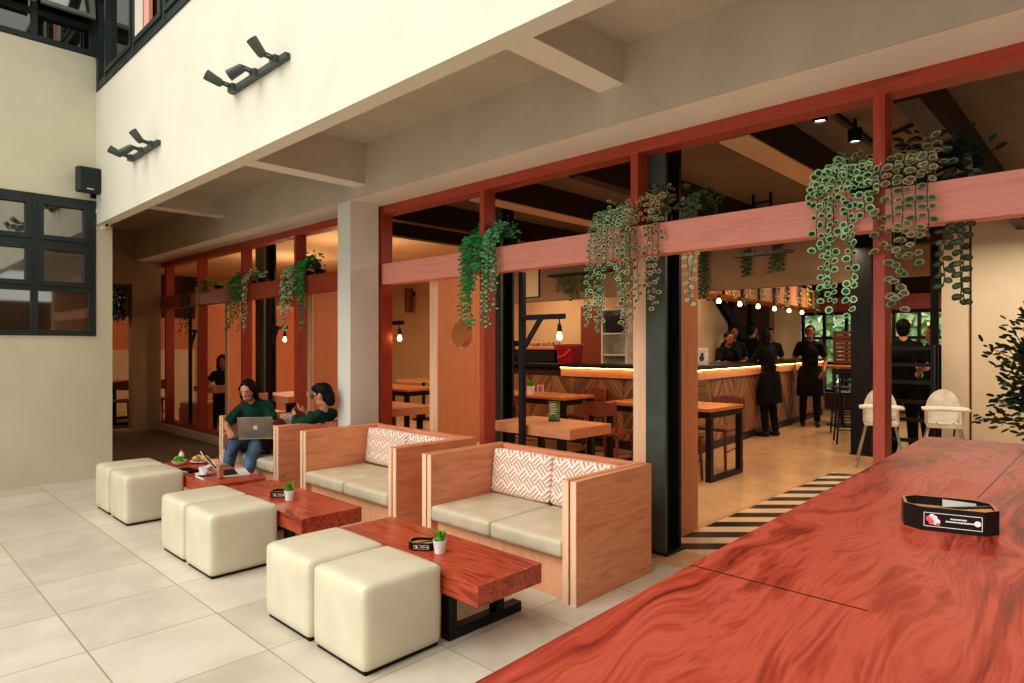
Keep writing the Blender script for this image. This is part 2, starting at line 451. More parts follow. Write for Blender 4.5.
# courtyard wall on the left, with window 1 in it
S('wall_left', [((-8.05, -4, 0), (-7.85, 1.97, 1.49)), ((-8.05, -4, 2.91), (-7.85, 1.86, 4.42)), ((-8.05, 1.86, 1.49), (-7.85, 2.01, 2.664)), ((-8.05, 1.97, 0), (-7.85, 2.01, 1.49)),
                ((-8.05, -4, 1.49), (-7.85, -.54, 2.91)), ((-8.05, -4, 5.9), (-7.85, 1.86, 6.2))], m_wallL)
S('wall_sky_block', [((-16, 1.80, 0), (-8.051, 1.96, 3.22))], m_wallL)  # unseen wall added to keep sky light out of the passage
S('wall_front', [((-8.05, 1.86, 2.665), (4, 1.97, 4.05))], m_fascia)
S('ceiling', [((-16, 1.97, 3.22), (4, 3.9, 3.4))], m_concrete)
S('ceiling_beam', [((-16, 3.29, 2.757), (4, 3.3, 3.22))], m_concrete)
S('ceiling_beam', [((-16, 3.3, 2.757), (4, 3.92, 3.22))], m_soffit_lit)
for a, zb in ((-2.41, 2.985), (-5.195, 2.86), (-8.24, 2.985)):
    S('ceiling_beam', [((a, 1.97, zb+.003), (a+.19, 3.29, 3.22))], m_concrete); S('ceiling_beam', [((a, 1.97, zb), (a+.19, 3.29, zb+.002))], m_soffit_lit)
S('wall_pillar', [((-5.49, 3.302, 0), (-5.27, 3.62, 2.756))], m_colpl, .004)
# far left end wall with an opening
S('wall_end', [((-11.75, 3.24, 0), (-11.55, 3.66, 3.22)), ((-11.75, 1.0, 2.38), (-11.55, 3.24, 3.22)), ((-11.75, 1.0, 0), (-11.55, 3.24, .05))], plaster('end_wall', (176, 156, 128), (186, 166, 138)))
S('wall_nook', [((-15.6, 0, 0), (-15.4, 5.6, 1.3))], m_inwall2)
S('wall_nook', [((-15.6, 0, 1.3), (-15.4, 5.6, 2.0))], m_panelZ)
S('wall_nook', [((-15.6, 0, 2.0), (-15.4, 5.6, 2.94))], m_brownwall)
# red timber facade frame
S('trim_1', [((-5.4, 3.66, 1.99), (3.5, 3.78, 2.19))], m_railX, .004)
S('trim_23', [((-11.55, 3.66, 1.99), (-5.401, 3.78, 2.19))], m_frameX, .004)  # same rail left of the pillar, its shade put into a darker wood
S('trim_2', [((-11.55, 3.66, 2.675), (3.5, 3.80, 2.757))], m_frameX, .003)
for i in range(9):
    x = (-.95, -2.41, -3.88, -5.33, -7.03, -8.47, -9.97, -11.35, .52)[i]
    S('trim_%d' % (3+i), [((x, 3.655, .0 if x > -2 else 2.19 if i == 1 else .12), (x+.056, 3.785, 2.675))], m_frameZ, .003)
S('trim_12', [((-11.55, 3.66, .12), (-2.46, 3.80, .17))], m_frameX, .003)
S('trim_13', [((-11.55, 3.78, 2.15), (-2.46, 3.99, 2.19))], m_darkwood)
S('baseboard_front', [((-11.55, 3.62, 0), (-2.45, 3.86, .12))], m_plinth, .006)
def steel_column(x0, x1, y0, y1, z1, face=None):
    b = MB(); t = .03; xm = (x0+x1)/2
    b.box((x0, y0, 0), (x1, y0+t, z1), 0); b.box((x0, y1-t, 0), (x1, y1, z1), 1); b.box((xm-.02, y0+t, 0), (xm+.02, y1-t, z1), 1)
    b.box((x0-.02, y0-.01, 0), (x1+.02, y1+.01, .015), 1)
    return struct(b.build('steel_column', [face or m_steel, m_steeld]))
steel_column(-2.372, -2.225, 3.785, 4.0, 2.757)
steel_column(-2.58, -2.34, 8.95, 9.2, 2.95, m_black)
steel_column(-4.95, -4.72, 4.75, 4.95, 2.95)
steel_column(-9.78, -9.5, 4.45, 4.65, 2.95)
# partitions between the booths
def partition_solid(x0, x1, y0, y1):
    o = S('booth_partition', [((x0, y0, 0), (x1, y1, 2.13))], m_panelZ)
    S('edge_strip', [((x0, y0-.012, 0), (x1, y0-.001, 2.13))], m_edge, 0, o)
# corner-exact round-holed panel: use a fan with the four corners inserted
def partition_hole(x0, x1, y0, y1, cz=1.5, r=.135, z1=2.13):
    cy = (y0+y1)/2 + .0; n = 32; b = MB()
    angs = sorted(set([2*pi*k/n for k in range(n)] + [math.atan2(zz-cz, yy-cy) % (2*pi) for yy in (y0, y1) for zz in (0, z1)]))
    m = len(angs); L = []
    for xx in (x0, x1):
        inn, out = [], []
        for a in angs:
            c_, s_ = cos(a), sin(a)
            t = min((y1-y0)/2/abs(c_) if abs(c_) > 1e-9 else 1e9, ((z1-cz) if s_ > 0 else cz)/abs(s_) if abs(s_) > 1e-9 else 1e9)
            inn.append((xx, cy+r*c_, cz+r*s_)); out.append((xx, cy+t*c_, cz+t*s_))
        b.add(inn+out, [(k, (k+1) % m, m+(k+1) % m, m+k) for k in range(m)]); L.append((inn, out))
    for j in (0, 1):
        b.add(L[0][j]+L[1][j], [(k, (k+1) % m, m+(k+1) % m, m+k) for k in range(m)])
    o = struct(b.build('booth_partition', m_panelZ, weld=True))
    S('edge_strip', [((x0, y0-.012, 0), (x1, y0-.001, z1))], m_edge, 0, o)
partition_hole(-4.77, -4.66, 3.86, 4.46)
partition_solid(-2.475, -2.375, 3.80, 4.52)
partition_hole(-7.10, -6.99, 3.88, 4.86)
partition_hole(-9.5, -9.40, 3.88, 4.27)
partition_solid(-11.55, -11.45, 4.3, 6.2)
# interior shell
S('ceiling', [((-6.3, 3.92, 2.95), (4, 16, 3.1))], m_inceil)
S('ceiling', [((-16, 3.92, 2.95), (-6.3, 16, 3.1))], m_inwall)  # left ceiling in the pale wall tone, warm light put into its colour
for a in (-.92, -1.91, -3.15, -4.3, -5.6, -6.4):
    mm = m_tanlit if a in (-1.91, -4.3) else m_darkwood
    S('ceiling_beam', [((a, 3.92, 2.70), (a+(.2 if mm is m_tanlit else .12), 9.2, 2.712))], mm)  # underside sheet; on two beams the light is put into a tan colour
    S('ceiling_beam', [((a, 3.92, 2.712), (a+(.2 if mm is m_tanlit else .12), 9.2, 2.95))], m_darkwood)
S('ceiling_beam', [((-6, 9.0, 2.62), (-1.6, 9.2, 2.95))], m_darkwood)
S('wall_right', [((-1.66, 9.3, 0), (4, 9.5, 2.95))], m_inwall2)
S('wall_right', [((-1.355, 9.285, 0), (4, 9.3, 2.95))], m_inwall2)
S('trim_24', [((-1.375, 9.28, 0), (-1.356, 9.3, 2.95))], m_brownwall)
S('wall_reflected', [((6.0, -4, 0), (6.2, 6.0, 2.6))], m_brownwall)  # unseen wall added to darken the reflections in the window panes
S('wall_side', [((3.6, 3.66, 0), (3.8, 9.3, 2.95))], m_inwall)
S('wall_back', [((-16, 9.4, 0), (-5.4, 9.6, 2.95))], m_inwall)
S('wall_interior_left', [((-16, 3.64, 0), (-15.8, 9.4, 2.95))], m_inwall)
S('wall_bar', [((-5.6, 9.6, 0), (-5.4, 15, 2.95))], m_brownwall)
S('wall_bar', [((-5.39, 13.3, 0), (-5.28, 14.8, 2.95))], m_inwall)
S('wall_rear', [((-5.4, 15, 0), (2, 15.2, .35)), ((-5.4, 15, 2.12), (2, 15.2, 2.95))], m_brownwall)
S('wall_bulkhead', [((-7.2, 7.3, 2.06), (-2.1, 7.42, 2.95))], m_bulk)
S('wall_bulkhead', [((-3.6, 11.0, 2.42), (0, 11.1, 2.95))], m_inwall)
S('trim_14', [((-5.4, 14.7, 2.12), (0, 14.82, 2.42))], m_frameX)

# windows -------------------------------------------------------------------
def window(name, mapf, cols, rows, fr, mat, sashes=None, pane=m_pane):
    """mapf(u, v, d) -> world; grid of bars plus one pane mesh per opening"""
    root = bpy.data.objects.new(name, None); COL.objects.link(root); struct(root)
    def bx(b, u0, u1, v0, v1, d0, d1):
        p = mapf(u0, v0, d0); q = mapf(u1, v1, d1)
        b.box(tuple(min(i, j) for i, j in zip(p, q)), tuple(max(i, j) for i, j in zip(p, q)))
    b = MB()
    for k, u in enumerate(cols): bx(b, u-fr/2, u+fr/2, rows[0]-fr/2, rows[-1]+fr/2, -.02, .05)
    for v in rows:
        for i in range(len(cols)-1): bx(b, cols[i]+fr/2+.0005, cols[i+1]-fr/2-.0005, v-fr/2, v+fr/2, -.018, .046)
    b.build('window_frame', mat, root)
    for i in range(len(cols)-1):
        for j in range(len(rows)-1):
            u0, u1, v0, v1 = cols[i]+fr/2, cols[i+1]-fr/2, rows[j]+fr/2, rows[j+1]-fr/2
            par = root
            if sashes and sashes(i, j):
                b = MB(); t = .045
                for q in ((u0, u0+t, v0, v1), (u1-t, u1, v0, v1), (u0+t+.0003, u1-t-.0003, v0, v0+t), (u0+t+.0003, u1-t-.0003, v1-t, v1)): bx(b, *q, .0, .062)
                par = b.build('sash', mat, root)
                u0 += t; u1 -= t; v0 += t; v1 -= t
            b = MB(); bx(b, u0, u1, v0, v1, .005, .012); b.build('pane', pane, par)
    return root
window('window_1', lambda u, v, d: (-7.85+d-.03, u, v), [1.82-.49*k for k in range(5)][::-1], [1.52, 1.97, 2.43, 2.88], .055, m_frameG, lambda i, j: j > 0)
w2 = window('window_2', lambda u, v, d: (-7.85+d-.03, u, v), [1.83-.50*k for k in range(5)][::-1], [4.455, 4.72, 5.3, 5.9], .05, m_frameG, None, m_paned)
m_sash = plain('sash_grey', (104, 106, 96), .5)
for k in range(4):                     # awning sashes standing ajar over the lower lights
    b = MB()
    for q in (((0, -.23, -.52), (.03, -.19, 0)), ((0, .19, -.52), (.03, .23, 0)), ((0, -.1898, -.52), (.03, .1898, -.48)), ((0, -.1898, -.04), (.03, .1898, 0))): b.box(*q)
    o = b.build('sash', m_sash, w2); o.location = (-7.80, 1.58-.5*k, 5.24); o.rotation_euler = (0, radians(-14), 0)
    MB().box((.01, -.19, -.48), (.016, .19, -.04)).build('pane', m_pane, o)
S('trim_21', [((-7.85, 1.82, 4.42), (-7.76, 1.859, 5.95)), ((-8.05, 1.86, 4.051), (-7.756, 1.97, 6.0))], m_frameG)
window('window_3', lambda u, v, d: (u, 1.86-d+.03, v), [-7.72, -7.45, -6.55, -5.75, -4.9, -3.9], [4.09, 5.0, 5.9], .07, m_frameG, lambda i, j: i > 0, m_paned)
S('trim_15', [((-6.46, 1.83, 4.13), (-6.24, 1.86, 5.9))], m_concrete); S('trim_16', [((-6.2, 1.83, 4.13), (-6.08, 1.86, 5.9))], m_railX)
window('window_4', lambda u, v, d: (u, 15-d, v), [-5.3, -4.85, -4.4, -3.95, -3.5, -3.05, -2.6, -2.15, -1.7, -1.25], [.4, 1.0, 1.55, 2.08], .06, m_black, None, m_glass)

# ------------------------------------------------------------------ sofas
def sofa(name, label, x0, x1, y0=2.71, y1=3.49, group='two-seat wooden sofas'):
    r = thing(name, label, 'sofa', ((x0+x1)/2, y0, 0), 0, group)
    w = (x1-x0)/2; D = y1-y0; T = .095
    for s_ in (-1, 1):
        a, c = (-w, -w+T) if s_ < 0 else (w-T, w)
        o = MB().box((a, .004, 0), (a+.043, D, .67)).box((a+.055, .004, 0), (c, D, .67)).build('side_panel', m_sofaY, r, .002)
        MB().box((a+.001, 0, 0), (a+.042, .0035, .669)).box((a+.056, 0, 0), (c-.001, .0035, .669)).build('edge_band', m_edge, o)
        MB().box((a+.0435, .02, 0), (a+.0545, D-.02, .655)).build('shadow_gap', m_blackm, o)
    MB().box((-w+T+.001, .05, 0), (w-T-.001, D-.08, .235)).build('seat_base', m_sofaZ, r, .003)
    MB().box((-w+T+.001, D-.07, 0), (w-T-.001, D-.001, .668)).build('back_panel', m_sofaX, r, .003)
    cw = (2*w-2*T)/2
    for k in range(2):
        cx = -w+T+cw*(k+.5)
        MB().rbox((cx, .05+.27-.03, .287), (cw-.006, .60, .098), .022, 10, (0, .004, .010)).build('seat_cushion', m_cushion, r, 0, True, True)
        b = MB().rbox((0, 0, 0), (cw-.004, .11, .315), .03, 10, (0, .012, .004)).build('back_cushion', m_pattern, r, 0, True, True)
        b.location = (cx, D-.14, .492); b.rotation_euler = (radians(-6), 0, 0)
    return r
sofa('sofa', 'wooden two-seat sofa with patterned back, nearest the dark steel column', -3.441, -2.128, 2.71, 3.46)
sofa('sofa', 'empty wooden two-seat sofa right of the pale plaster pillar', -5.105, -3.735)
sofa('sofa', 'wooden two-seat sofa that the two people in green tops sit on', -6.80, -5.50)

# ------------------------------------------------------------------ coffee tables
def coffee_table(label, x0, x1, y0=1.955, y1=2.385):
    r = thing('coffee_table', label, 'coffee table', ((x0+x1)/2, (y0+y1)/2, 0), 0, 'low red wood tables')
    w = (x1-x0)/2; d = (y1-y0)/2
    MB().box((-w, -d, .232), (w, d, .33)).build('tabletop', m_redX, r, .004)
    for s_ in (-1, 1):
        x = s_*(w-.26)
        b = MB(); b.box((x-.03, -d+.03, 0), (x+.03, d+.10, .05)); b.box((x-.03, -d+.03, .05), (x+.03, -d+.08, .232)); b.box((x-.03, d-.08, .05), (x+.03, d-.03, .232)); b.box((x-.03, d-.08, .18), (x+.03, -d+.08, .232))
        b.build('leg', m_black, r, .002)
    return r
coffee_table('red wood coffee table in front of the sofa nearest the steel column', -3.33, -2.085)
coffee_table('red wood coffee table in front of the empty sofa by the pillar', -4.92, -3.665)
coffee_table('red wood coffee table covered with cups, food and an open laptop', -6.35, -5.05)

# ------------------------------------------------------------------ ottomans
def ottoman(label, x0, x1, y0=1.512, y1=1.945, rz=0):
    r = thing('ottoman', label, 'ottoman', ((x0+x1)/2, (y0+y1)/2, 0), rz, 'cream leather cube ottomans')
    w = x1-x0; d = y1-y0
    MB().rbox((0, 0, .198), (w, d, .372), .035, 12, (.006, .006, .012)).build('cushion', m_otto, r, 0, True, True)
    MB().box((-w/2+.02, -d/2+.02, 0), (w/2-.02, d/2-.02, .0115)).build('base', m_blackm, r)
    pts = [(-w/2+.012, -d/2+.012), (w/2-.012, -d/2+.012), (w/2-.012, d/2-.012), (-w/2+.012, d/2-.012)]
    b = MB(); b.tube([(x, y, .362) for x, y in pts+pts[:1]], .0035, 6); b.build('piping', m_otto, r, 0, True)
for l, a, c in (('cream cube ottoman closest to the camera, right one of its pair', -2.742, -2.31),
                ('cream cube ottoman second from the front, left one of the nearest pair', -3.225, -2.772),
                ('cream cube ottoman of the middle pair, the one with its whole right side showing', -4.345, -3.935),
                ('cream cube ottoman of the middle pair, left and mostly behind its neighbour', -4.785, -4.375),
                ('cream cube ottoman of the farthest pair, the one in front', -5.99, -5.57),
                ('cream cube ottoman farthest back, closest to the courtyard wall', -6.42, -6.05)):
    ottoman(l, a, c)

# ------------------------------------------------------------------ small things on the tables
def grass_pot(label, x, y, z, s=1.0, group='small grass pots'):
    r = thing('potted_grass', label, 'potted plant', (x, y, z), 0, group)
    MB().lathe([(.026*s, 0), (.036*s, .068*s), (.033*s, .068*s), (.030*s, .055*s)], 20).build('pot', m_ceram, r, 0, True)
    b = MB(); rd = random.Random(int(x*1000))
    MB().lathe([(.03*s, .05*s), (.03*s, .056*s)], 14).build('soil', m_soil, r)
    for k in range(70):
        a = rd.uniform(0, 2*pi); q = rd.uniform(0, .026)*s; L = rd.uniform(.04, .075)*s; t = rd.uniform(.0, .03)*s
        p0 = V((q*cos(a), q*sin(a), .055*s)); p1 = p0 + V((t*cos(a), t*sin(a), L)); sd = V((-sin(a), cos(a), 0))*.004*s; mid = (p0+p1)/2 + V((cos(a), sin(a), 0))*-.002
        b.add([p0-sd, p0+sd, mid+sd, mid-sd, p1], [(0, 1, 2, 3), (3, 2, 4)])
    b.build('grass', m_lime, r)
grass_pot('grass in a white pot on the nearest coffee table', -2.565, 2.135, .33)
grass_pot('grass in a white pot on the middle coffee table', -4.19, 2.145, .33)

def ashtray(label, loc, rz, L=.2, W=.14, Hh=.055, detail=False):
    r = thing('ashtray_box', label, 'ashtray', loc, rz, 'octagonal ashtray boxes')
    cx, cy = L/2, W/2; k = .03
    def octo(e): return [(-cx+e, -cy+k), (-cx+k, -cy+e), (cx-k, -cy+e), (cx-e, -cy+k), (cx-e, cy-k), (cx-k, cy-e), (-cx+k, cy-e), (-cx+e, cy-k)]
    o, i = octo(0), octo(.007)
    b = MB(); n = 8
    vs = [(x, y, 0) for x, y in o]+[(x, y, Hh) for x, y in o]+[(x, y, Hh) for x, y in i]+[(x, y, .006) for x, y in i]
    f = []; 
    for q in range(3):
        for j in range(n): f.append((q*n+j, q*n+(j+1) % n, (q+1)*n+(j+1) % n, (q+1)*n+j))
    b.add(vs, f); b.build('wall', m_black, r)
    rim = MB(); e = octo(.0005); e2 = octo(.0065)
    rim.add([(x, y, Hh+.0008) for x, y in e]+[(x, y, Hh+.0008) for x, y in e2], [(j, (j+1) % n, n+(j+1) % n, n+j) for j in range(n)]); rim.build('rim', m_tan, r)
    MB().add([(x, y, Hh*.62) for x, y in i], [tuple(range(n))]).build('floor_board', m_tan, r)
    # slanting divider with a row of rests
    d = MB(); d.add([(-.03, -cy+.01, .007), (cx-.012, .012, .007), (cx-.012, .012, Hh), (-.03, -cy+.01, Hh), (-.03+.004, -cy+.006, .007), (cx-.008, .006, .007), (cx-.008, .006, Hh), (-.026, -cy+.006, Hh)],
                    [(0, 1, 2, 3), (7, 6, 5, 4), (3, 2, 6, 7), (0, 3, 7, 4), (1, 5, 6, 2)]); d.build('divider', m_black, r)
    MB().add([(-.028, -cy+.006, Hh-.004), (cx-.03, -cy+.006, Hh-.004), (cx-.008, -cy+.035, Hh-.004), (cx-.008, .004, Hh-.004)], [(0, 1, 2, 3)]).build('lid', m_tan, r)
    if detail:
        MB().add([(-.005, cy-.012, .02), (cx-.03, cy-.03, .02), (cx-.03, cy-.03, Hh-.002), (-.005, cy-.012, Hh-.002)], [(0, 1, 2, 3)]).build('card_insert', m_greyin, r)
        b = MB()
        for j in range(5): b.tube([(.0+.012*j, -.035+.0085*j, Hh-.004), (.004+.012*j, -.045+.0085*j, Hh-.004)], .004, 8)
        b.build('rest_notch', m_blackm, r)
    y = -cy-.0012; x0, x1 = -cx+k+.004, cx-k-.004; z0, z1 = .010, Hh-.010
    lb = MB().box((x0, y, z0), (x1, y+.001, z1)).build('label_panel', m_black, r)
    t = .0012; fb = MB()
    for a, c in (((x0, z0), (x1, z0+t)), ((x0, z1-t), (x1, z1)), ((x0, z0), (x0+t, z1)), ((x1-t, z0), (x1, z1))): fb.box((a[0], y-.0008, a[1]), (c[0], y, c[1]))
    fb.build('border', m_white, lb)
    Wd = x1-x0; Hd = z1-z0
    fl = MB()
    for (u, v, rr, mi) in ((.10, .55, .22, 0), (.145, .75, .16, 1), (.19, .62, .2, 1), (.13, .3, .17, 0), (.235, .38, .2, 1), (.25, .2, .12, 0), (.2, .25, .12, 1)):
        fl.lathe([(rr*Hd, 0), (rr*Hd*.9, .0006)], 12, (x0+u*Wd, y-.0006, z0+v*Hd), mi, M.Rotation(pi/2, 3, 'X'))
    fl.build('picture', [m_pink, m_white], lb)
    tx = MB()
    rd = random.Random(3)
    for (u0, u1, v) in ((.46, .72, .66), (.38, .86, .46)):
        u = u0
        while u < u1:
            wd = rd.uniform(.012, .02); tx.box((x0+u*Wd, y-.0008, z0+(v-.05)*Hd), (x0+(u+wd)*Wd, y, z0+(v+.05)*Hd)); u += wd+.006
    tx.build('lettering', m_white, lb)
    MB().lathe([(.13*Hd, 0), (.2*Hd, 0), (.2*Hd, .0006), (.13*Hd, .0006)], 20, (x0+.92*Wd, y-.0002, z0+.5*Hd), 0, M.Rotation(pi/2, 3, 'X')).build('emblem', m_white, lb)
    return r
ashtray('large black octagonal ashtray box with white printed label on the big slab table', (-.290, 1.695, 1.0), radians(16.7), .172, .125, .050, True)
ashtray('black ashtray box beside the grass pot on the nearest coffee table', (-2.69, 2.13, .33), radians(38), .15, .11, .04)
ashtray('black ashtray box beside the grass pot on the middle coffee table', (-4.335, 2.165, .33), radians(38), .15, .11, .04)

# cluttered third table
T = .33
def cup(label, x, y):
    s_ = thing('saucer', label.replace('cup', 'saucer under the cup'), 'saucer', (x, y, T))
    MB().lathe([(.03, 0), (.05, .004), (.072, .014), (.07, .016), (.045, .008), (0, .007)], 28).build('plate', m_ceram, s_, 0, True)
    c = thing('cup', label, 'cup', (x, y, T+.008))
    MB().lathe([(.02, 0), (.024, .004), (.038, .03), (.043, .058), (.040, .058), (.034, .03), (.02, .008), (0, .006)], 28).build('bowl', m_ceram, c, 0, True)
    MB().tube([(.04+.02*sin(pi*k/8), 0, .018+.03*k/8) for k in range(9)], .004, 8).build('handle', m_ceram, c, 0, True)
cup('white coffee cup at the right front of the cluttered table', -5.50, 2.07)
g = thing('iced_coffee_glass', 'tall glass of iced coffee with a straw on the cluttered table', 'drink', (-5.25, 2.10, T))
MB().lathe([(.024, 0), (.027, .004), (.036, .15), (.034, .15), (.025, .008), (0, .006)], 24).build('glass', m_glass, g, 0, True)
MB().lathe([(0, .007), (.024, .0075), (.032, .115), (0, .115)], 24).build('coffee', m_coffee, g, 0, True)
MB().tube([(0, 0, .01), (.012, 0, .16), (.016, 0, .175), (.05, .0, .2)], .004, 8).build('straw', m_ceram, g, 0, True)
def laptop(label, loc, rz, open_deg=110, logo=True, m_silver=m_silver):
    r = thing('laptop', label, 'laptop', loc, rz)
    MB().box((-.155, -.108, 0), (.155, .108, .012)).build('base', m_silver, r, .004)
    MB().box((-.14, -.02, .012), (.14, .085, .0128)).build('keyboard', m_black, r)
    # lid hinged at the far edge (+y), tilts back
    lid = MB().box((-.155, -.004, 0), (.155, .004, .215)).build('lid', m_silver, r, .003)
    lid.location = (0, .106, .012); lid.rotation_euler = (radians(-(open_deg-90)), 0, 0)
    MB().box((-.147, -.0052, .008), (.147, -.0042, .207)).build('screen', m_blackm, lid)
    if logo:
        n = 40; pts = []
        for k in range(n):                      # bitten-fruit outline
            a = 2*pi*k/n; x = .023*cos(a); z = .024*sin(a)
            if abs(x) < .012 and z > 0: z -= .0045*(1-abs(x)/.012)
            if abs(x) < .010 and z < 0: z += .003*(1-abs(x)/.010)
            z *= 1.0; x *= (1.0 if z > -.005 else 1.0+.9*(z+.005)/.03*.6)
            d = math.hypot(x-.028, z-.004)
            if d < .011: x = .028 - .011*max(.3, (.028-x)/max(d, 1e-4)); 
            pts.append((x, z))
        b = MB(); b.add([(-x, .0046, .11+z) for x, z in pts], [tuple(range(n))])
        lf = [(.001, .026), (.003, .034), (.012, .042), (.011, .033)]
        b.add([(-x, .0046, .11+z) for x, z in lf], [(0, 1, 2, 3)])
        b.build('logo', m_white, lid)
    return r
m_pearl = plain('pearl_plastic', (226, 224, 216), .35)
laptop('open white laptop lying among the food on the cluttered table', (-5.40, 2.27, T), radians(164), 128, False, m_pearl)
def thing1(name, label, cat, mb, mat, loc=(0,0,0), rz=0, group=None, bevel=0, smooth=False):
    o = mb.build(name, mat, None, bevel, smooth); o.location = loc; o.rotation_euler = (0, 0, rz); return tag(o, label, cat, group)
thing1('paper_sleeve', 'white paper sleeve at the front edge of the cluttered table', 'paper', MB().tube([(-.09, 0, .008), (.09, 0, .008)], .008, 8), m_ceram, (-5.36, 1.985, T), radians(-2))
pl = thing('plate', 'white plate of bread rolls at the back of the cluttered table', 'plate', (-6.12, 2.28, T))
MB().lathe([(.05, 0), (.10, .014), (.098, .017), (.05, .006), (0, .005)], 28).build('dish', m_ceram, pl, 0, True)
for k, (dx, dy) in enumerate(((-.045, 0), (.04, .02), (0, -.045))):
    thing1('bread_roll', ('bread roll on the white plate, left of three', 'bread roll on the white plate, right of three', 'bread roll on the white plate, front of three')[k], 'bread', MB().ell((0, 0, .03), (.042, .032, .027)), m_bread, (-6.12+dx, 2.28+dy, T+.008), k, smooth=True)
b = MB(); rd = random.Random(5)
for k in range(40):
    a = rd.uniform(0, 2*pi); q = rd.uniform(0, .035); z = rd.uniform(.012, .055)
    b.ell((q*cos(a), q*sin(a), z), (.017, .014, .01), seg=8, rings=5)
sal = thing('salad_bowl', 'white bowl of green salad at the left of the cluttered table', 'bowl', (-6.12, 2.09, T))
MB().lathe([(.03, 0), (.055, .02), (.065, .04), (.062, .04), (.04, .012), (0, .008)], 24).build('bowl', m_ceram, sal, 0, True)
o = b.build('salad', m_lime, sal, 0, True); o.location = (0, 0, .02)
ck = thing('cake_plate', 'small plate with a pink cake left of the open laptop', 'cake', (-5.83, 2.30, T))
MB().lathe([(.04, 0), (.075, .012), (.073, .014), (0, .005)], 24).build('dish', m_ceram, ck, 0, True)
MB().lathe([(.04, .006), (.042, .05), (.036, .06), (0, .062)], 20).build('cake', m_pinkcard, ck, 0, True)
MB().ell((0, 0, .065), .012).build('cherry', m_red, ck, 0, True)
nb = thing('wallet_case', 'black case at the front of the cluttered table', 'case', (-5.75, 2.03, T), .2)
MB().box((-.09, -.05, 0), (.09, .05, .022)).build('cover', m_black, nb, .006); MB().box((-.085, -.052, .007), (.085, .046, .015)).build('pages', m_card, nb)
bt = thing('sauce_bottle', 'small white sauce bottle at the back left of the cluttered table', 'bottle', (-6.27, 2.16, T))
MB().lathe([(.022, 0), (.024, .07), (.012, .09), (.012, .1), (0, .1)], 16).build('body', m_ceram, bt, 0, True); MB().lathe([(.014, .1), (.012, .115), (0, .116)], 16).build('cap', m_red, bt, 0, True)

# ------------------------------------------------------------------ big slab table
st = thing('bar_table', 'long glossy red slab table filling the lower right foreground', 'table', (0, 0, 0))
b = MB(); poly = [(-.555, .22), (.46, .22), (.46, 3.30), (-.652, 3.30)]
b.add([(x, y, .92) for x, y in poly]+[(x, y, 1.0) for x, y in poly], [(3, 2, 1, 0), (4, 5, 6, 7), (0, 1, 5, 4), (1, 2, 6, 5), (2, 3, 7, 6), (3, 0, 4, 7)])
b.build('tabletop', m_slab, st, .006)
for y in (.75, 2.8):
    b = MB()
    for x in (-.42, .32): b.box((x-.04, y-.04, 0), (x+.04, y+.04, .92))
    b.box((-.38, y-.04, 0), (.28, y+.04, .06)); b.box((-.38, y-.04, .84), (.28, y+.04, .92)); b.build('leg', m_black, st, .003)

# ------------------------------------------------------------------ wall fittings
def spot_bar(label, x0, x1, z):
    r = thing('spotlight_bar', label, 'spotlight', ((x0+x1)/2, 1.86, z), 0, 'wall spotlight bars')
    w = (x1-x0)/2
    MB().box((-w, -.035, -.02), (w, -.001, .02)).build('track', m_steel, r, .004)
    for k, (x, d) in enumerate(((-w+.07, V((-.35, -.75, .42))), (0.0, V((-.5, -.5, -.42))), (w-.12, V((-.15, -.6, .8))))):
        d = d.normalized(); base = V((x, -.035, .0)); knee = base + V((0, -.085, .012)); c = knee - d*.01
        m = MB().box((x-.035, -.06, -.025), (x+.035, -.03, .025)).build('mount', m_steel, r, .003)
        MB().tube([base, knee], .010, 8).tube([base+V((.018, 0, .012)), knee+V((.012, 0, .012))], .006, 6).build('arm', m_steel, m, 0, True)
        R = d.to_track_quat('Z', 'X').to_matrix()
        h = MB().lathe([(0, -.005), (.02, -.004), (.028, .01), (.035, .105), (.031, .105), (.028, .09), (0, .088)], 18, c, 0, R).build('spot_head', m_steel, m, 0, True)
        MB().lathe([(.027, .0915), (0, .092)], 18, c, 0, R).build('lens', m_lensd, h)
spot_bar('black triple spotlight bar on the white fascia, the larger nearer one', -4.42, -3.62, 3.125)
spot_bar('black triple spotlight bar on the white fascia, the smaller farther one', -6.62, -5.87, 3.10)
r = thing('wall_speaker', 'dark grey loudspeaker mounted high beside the courtyard window', 'speaker', (-7.85, 1.76, 2.965))
b = MB(); pr = [(-.095, .075), (.095, .075), (.115, .13), (.09, .2), (-.09, .2), (-.115, .13)]
b.add([(x, y, 0) for y, x in pr]+[(x, y, .25) for y, x in pr], [(5, 4, 3, 2, 1, 0), (6, 7, 8, 9, 10, 11)]+[(i, (i+1) % 6, 6+(i+1) % 6, 6+i) for i in range(6)])
cab = b.build('cabinet', m_spk, r, .008)
MB().box((.2005, -.082, .015), (.206, .082, .235)).build('grille', m_grill, cab, .003); MB().box((.2062, -.03, .022), (.207, .03, .03)).build('badge', m_white, cab)
MB().box((.001, .045, -.03), (.02, .095, .25)).box((.02, .05, .09), (.09, .075, .16)).build('bracket', m_black, r)
o = MB().tube([(-7.842, 1.84, 2.98), (-7.84, 1.86, 2.93), (-7.842, 1.875, 2.86), (-7.838, 1.855, 2.80), (-7.842, 1.89, 2.74), (-7.842, 1.93, 2.70)], .008, 8).build('speaker_cable', m_cable, None, 0, True)
tag(o, 'white cable running down the wall below the loudspeaker', 'cable')
r = thing('security_camera', 'small white security camera at the top corner of the courtyard wall', 'camera', (-7.85, 1.93, 2.655))
MB().tube([(-.0, 0, .0), (.12, 0, .0)], .028, 14).build('body', m_ceram, r, 0, True); MB().tube([(.119, 0, 0), (.124, 0, 0)], .016, 12).build('lens', m_blackm, r, 0, True)
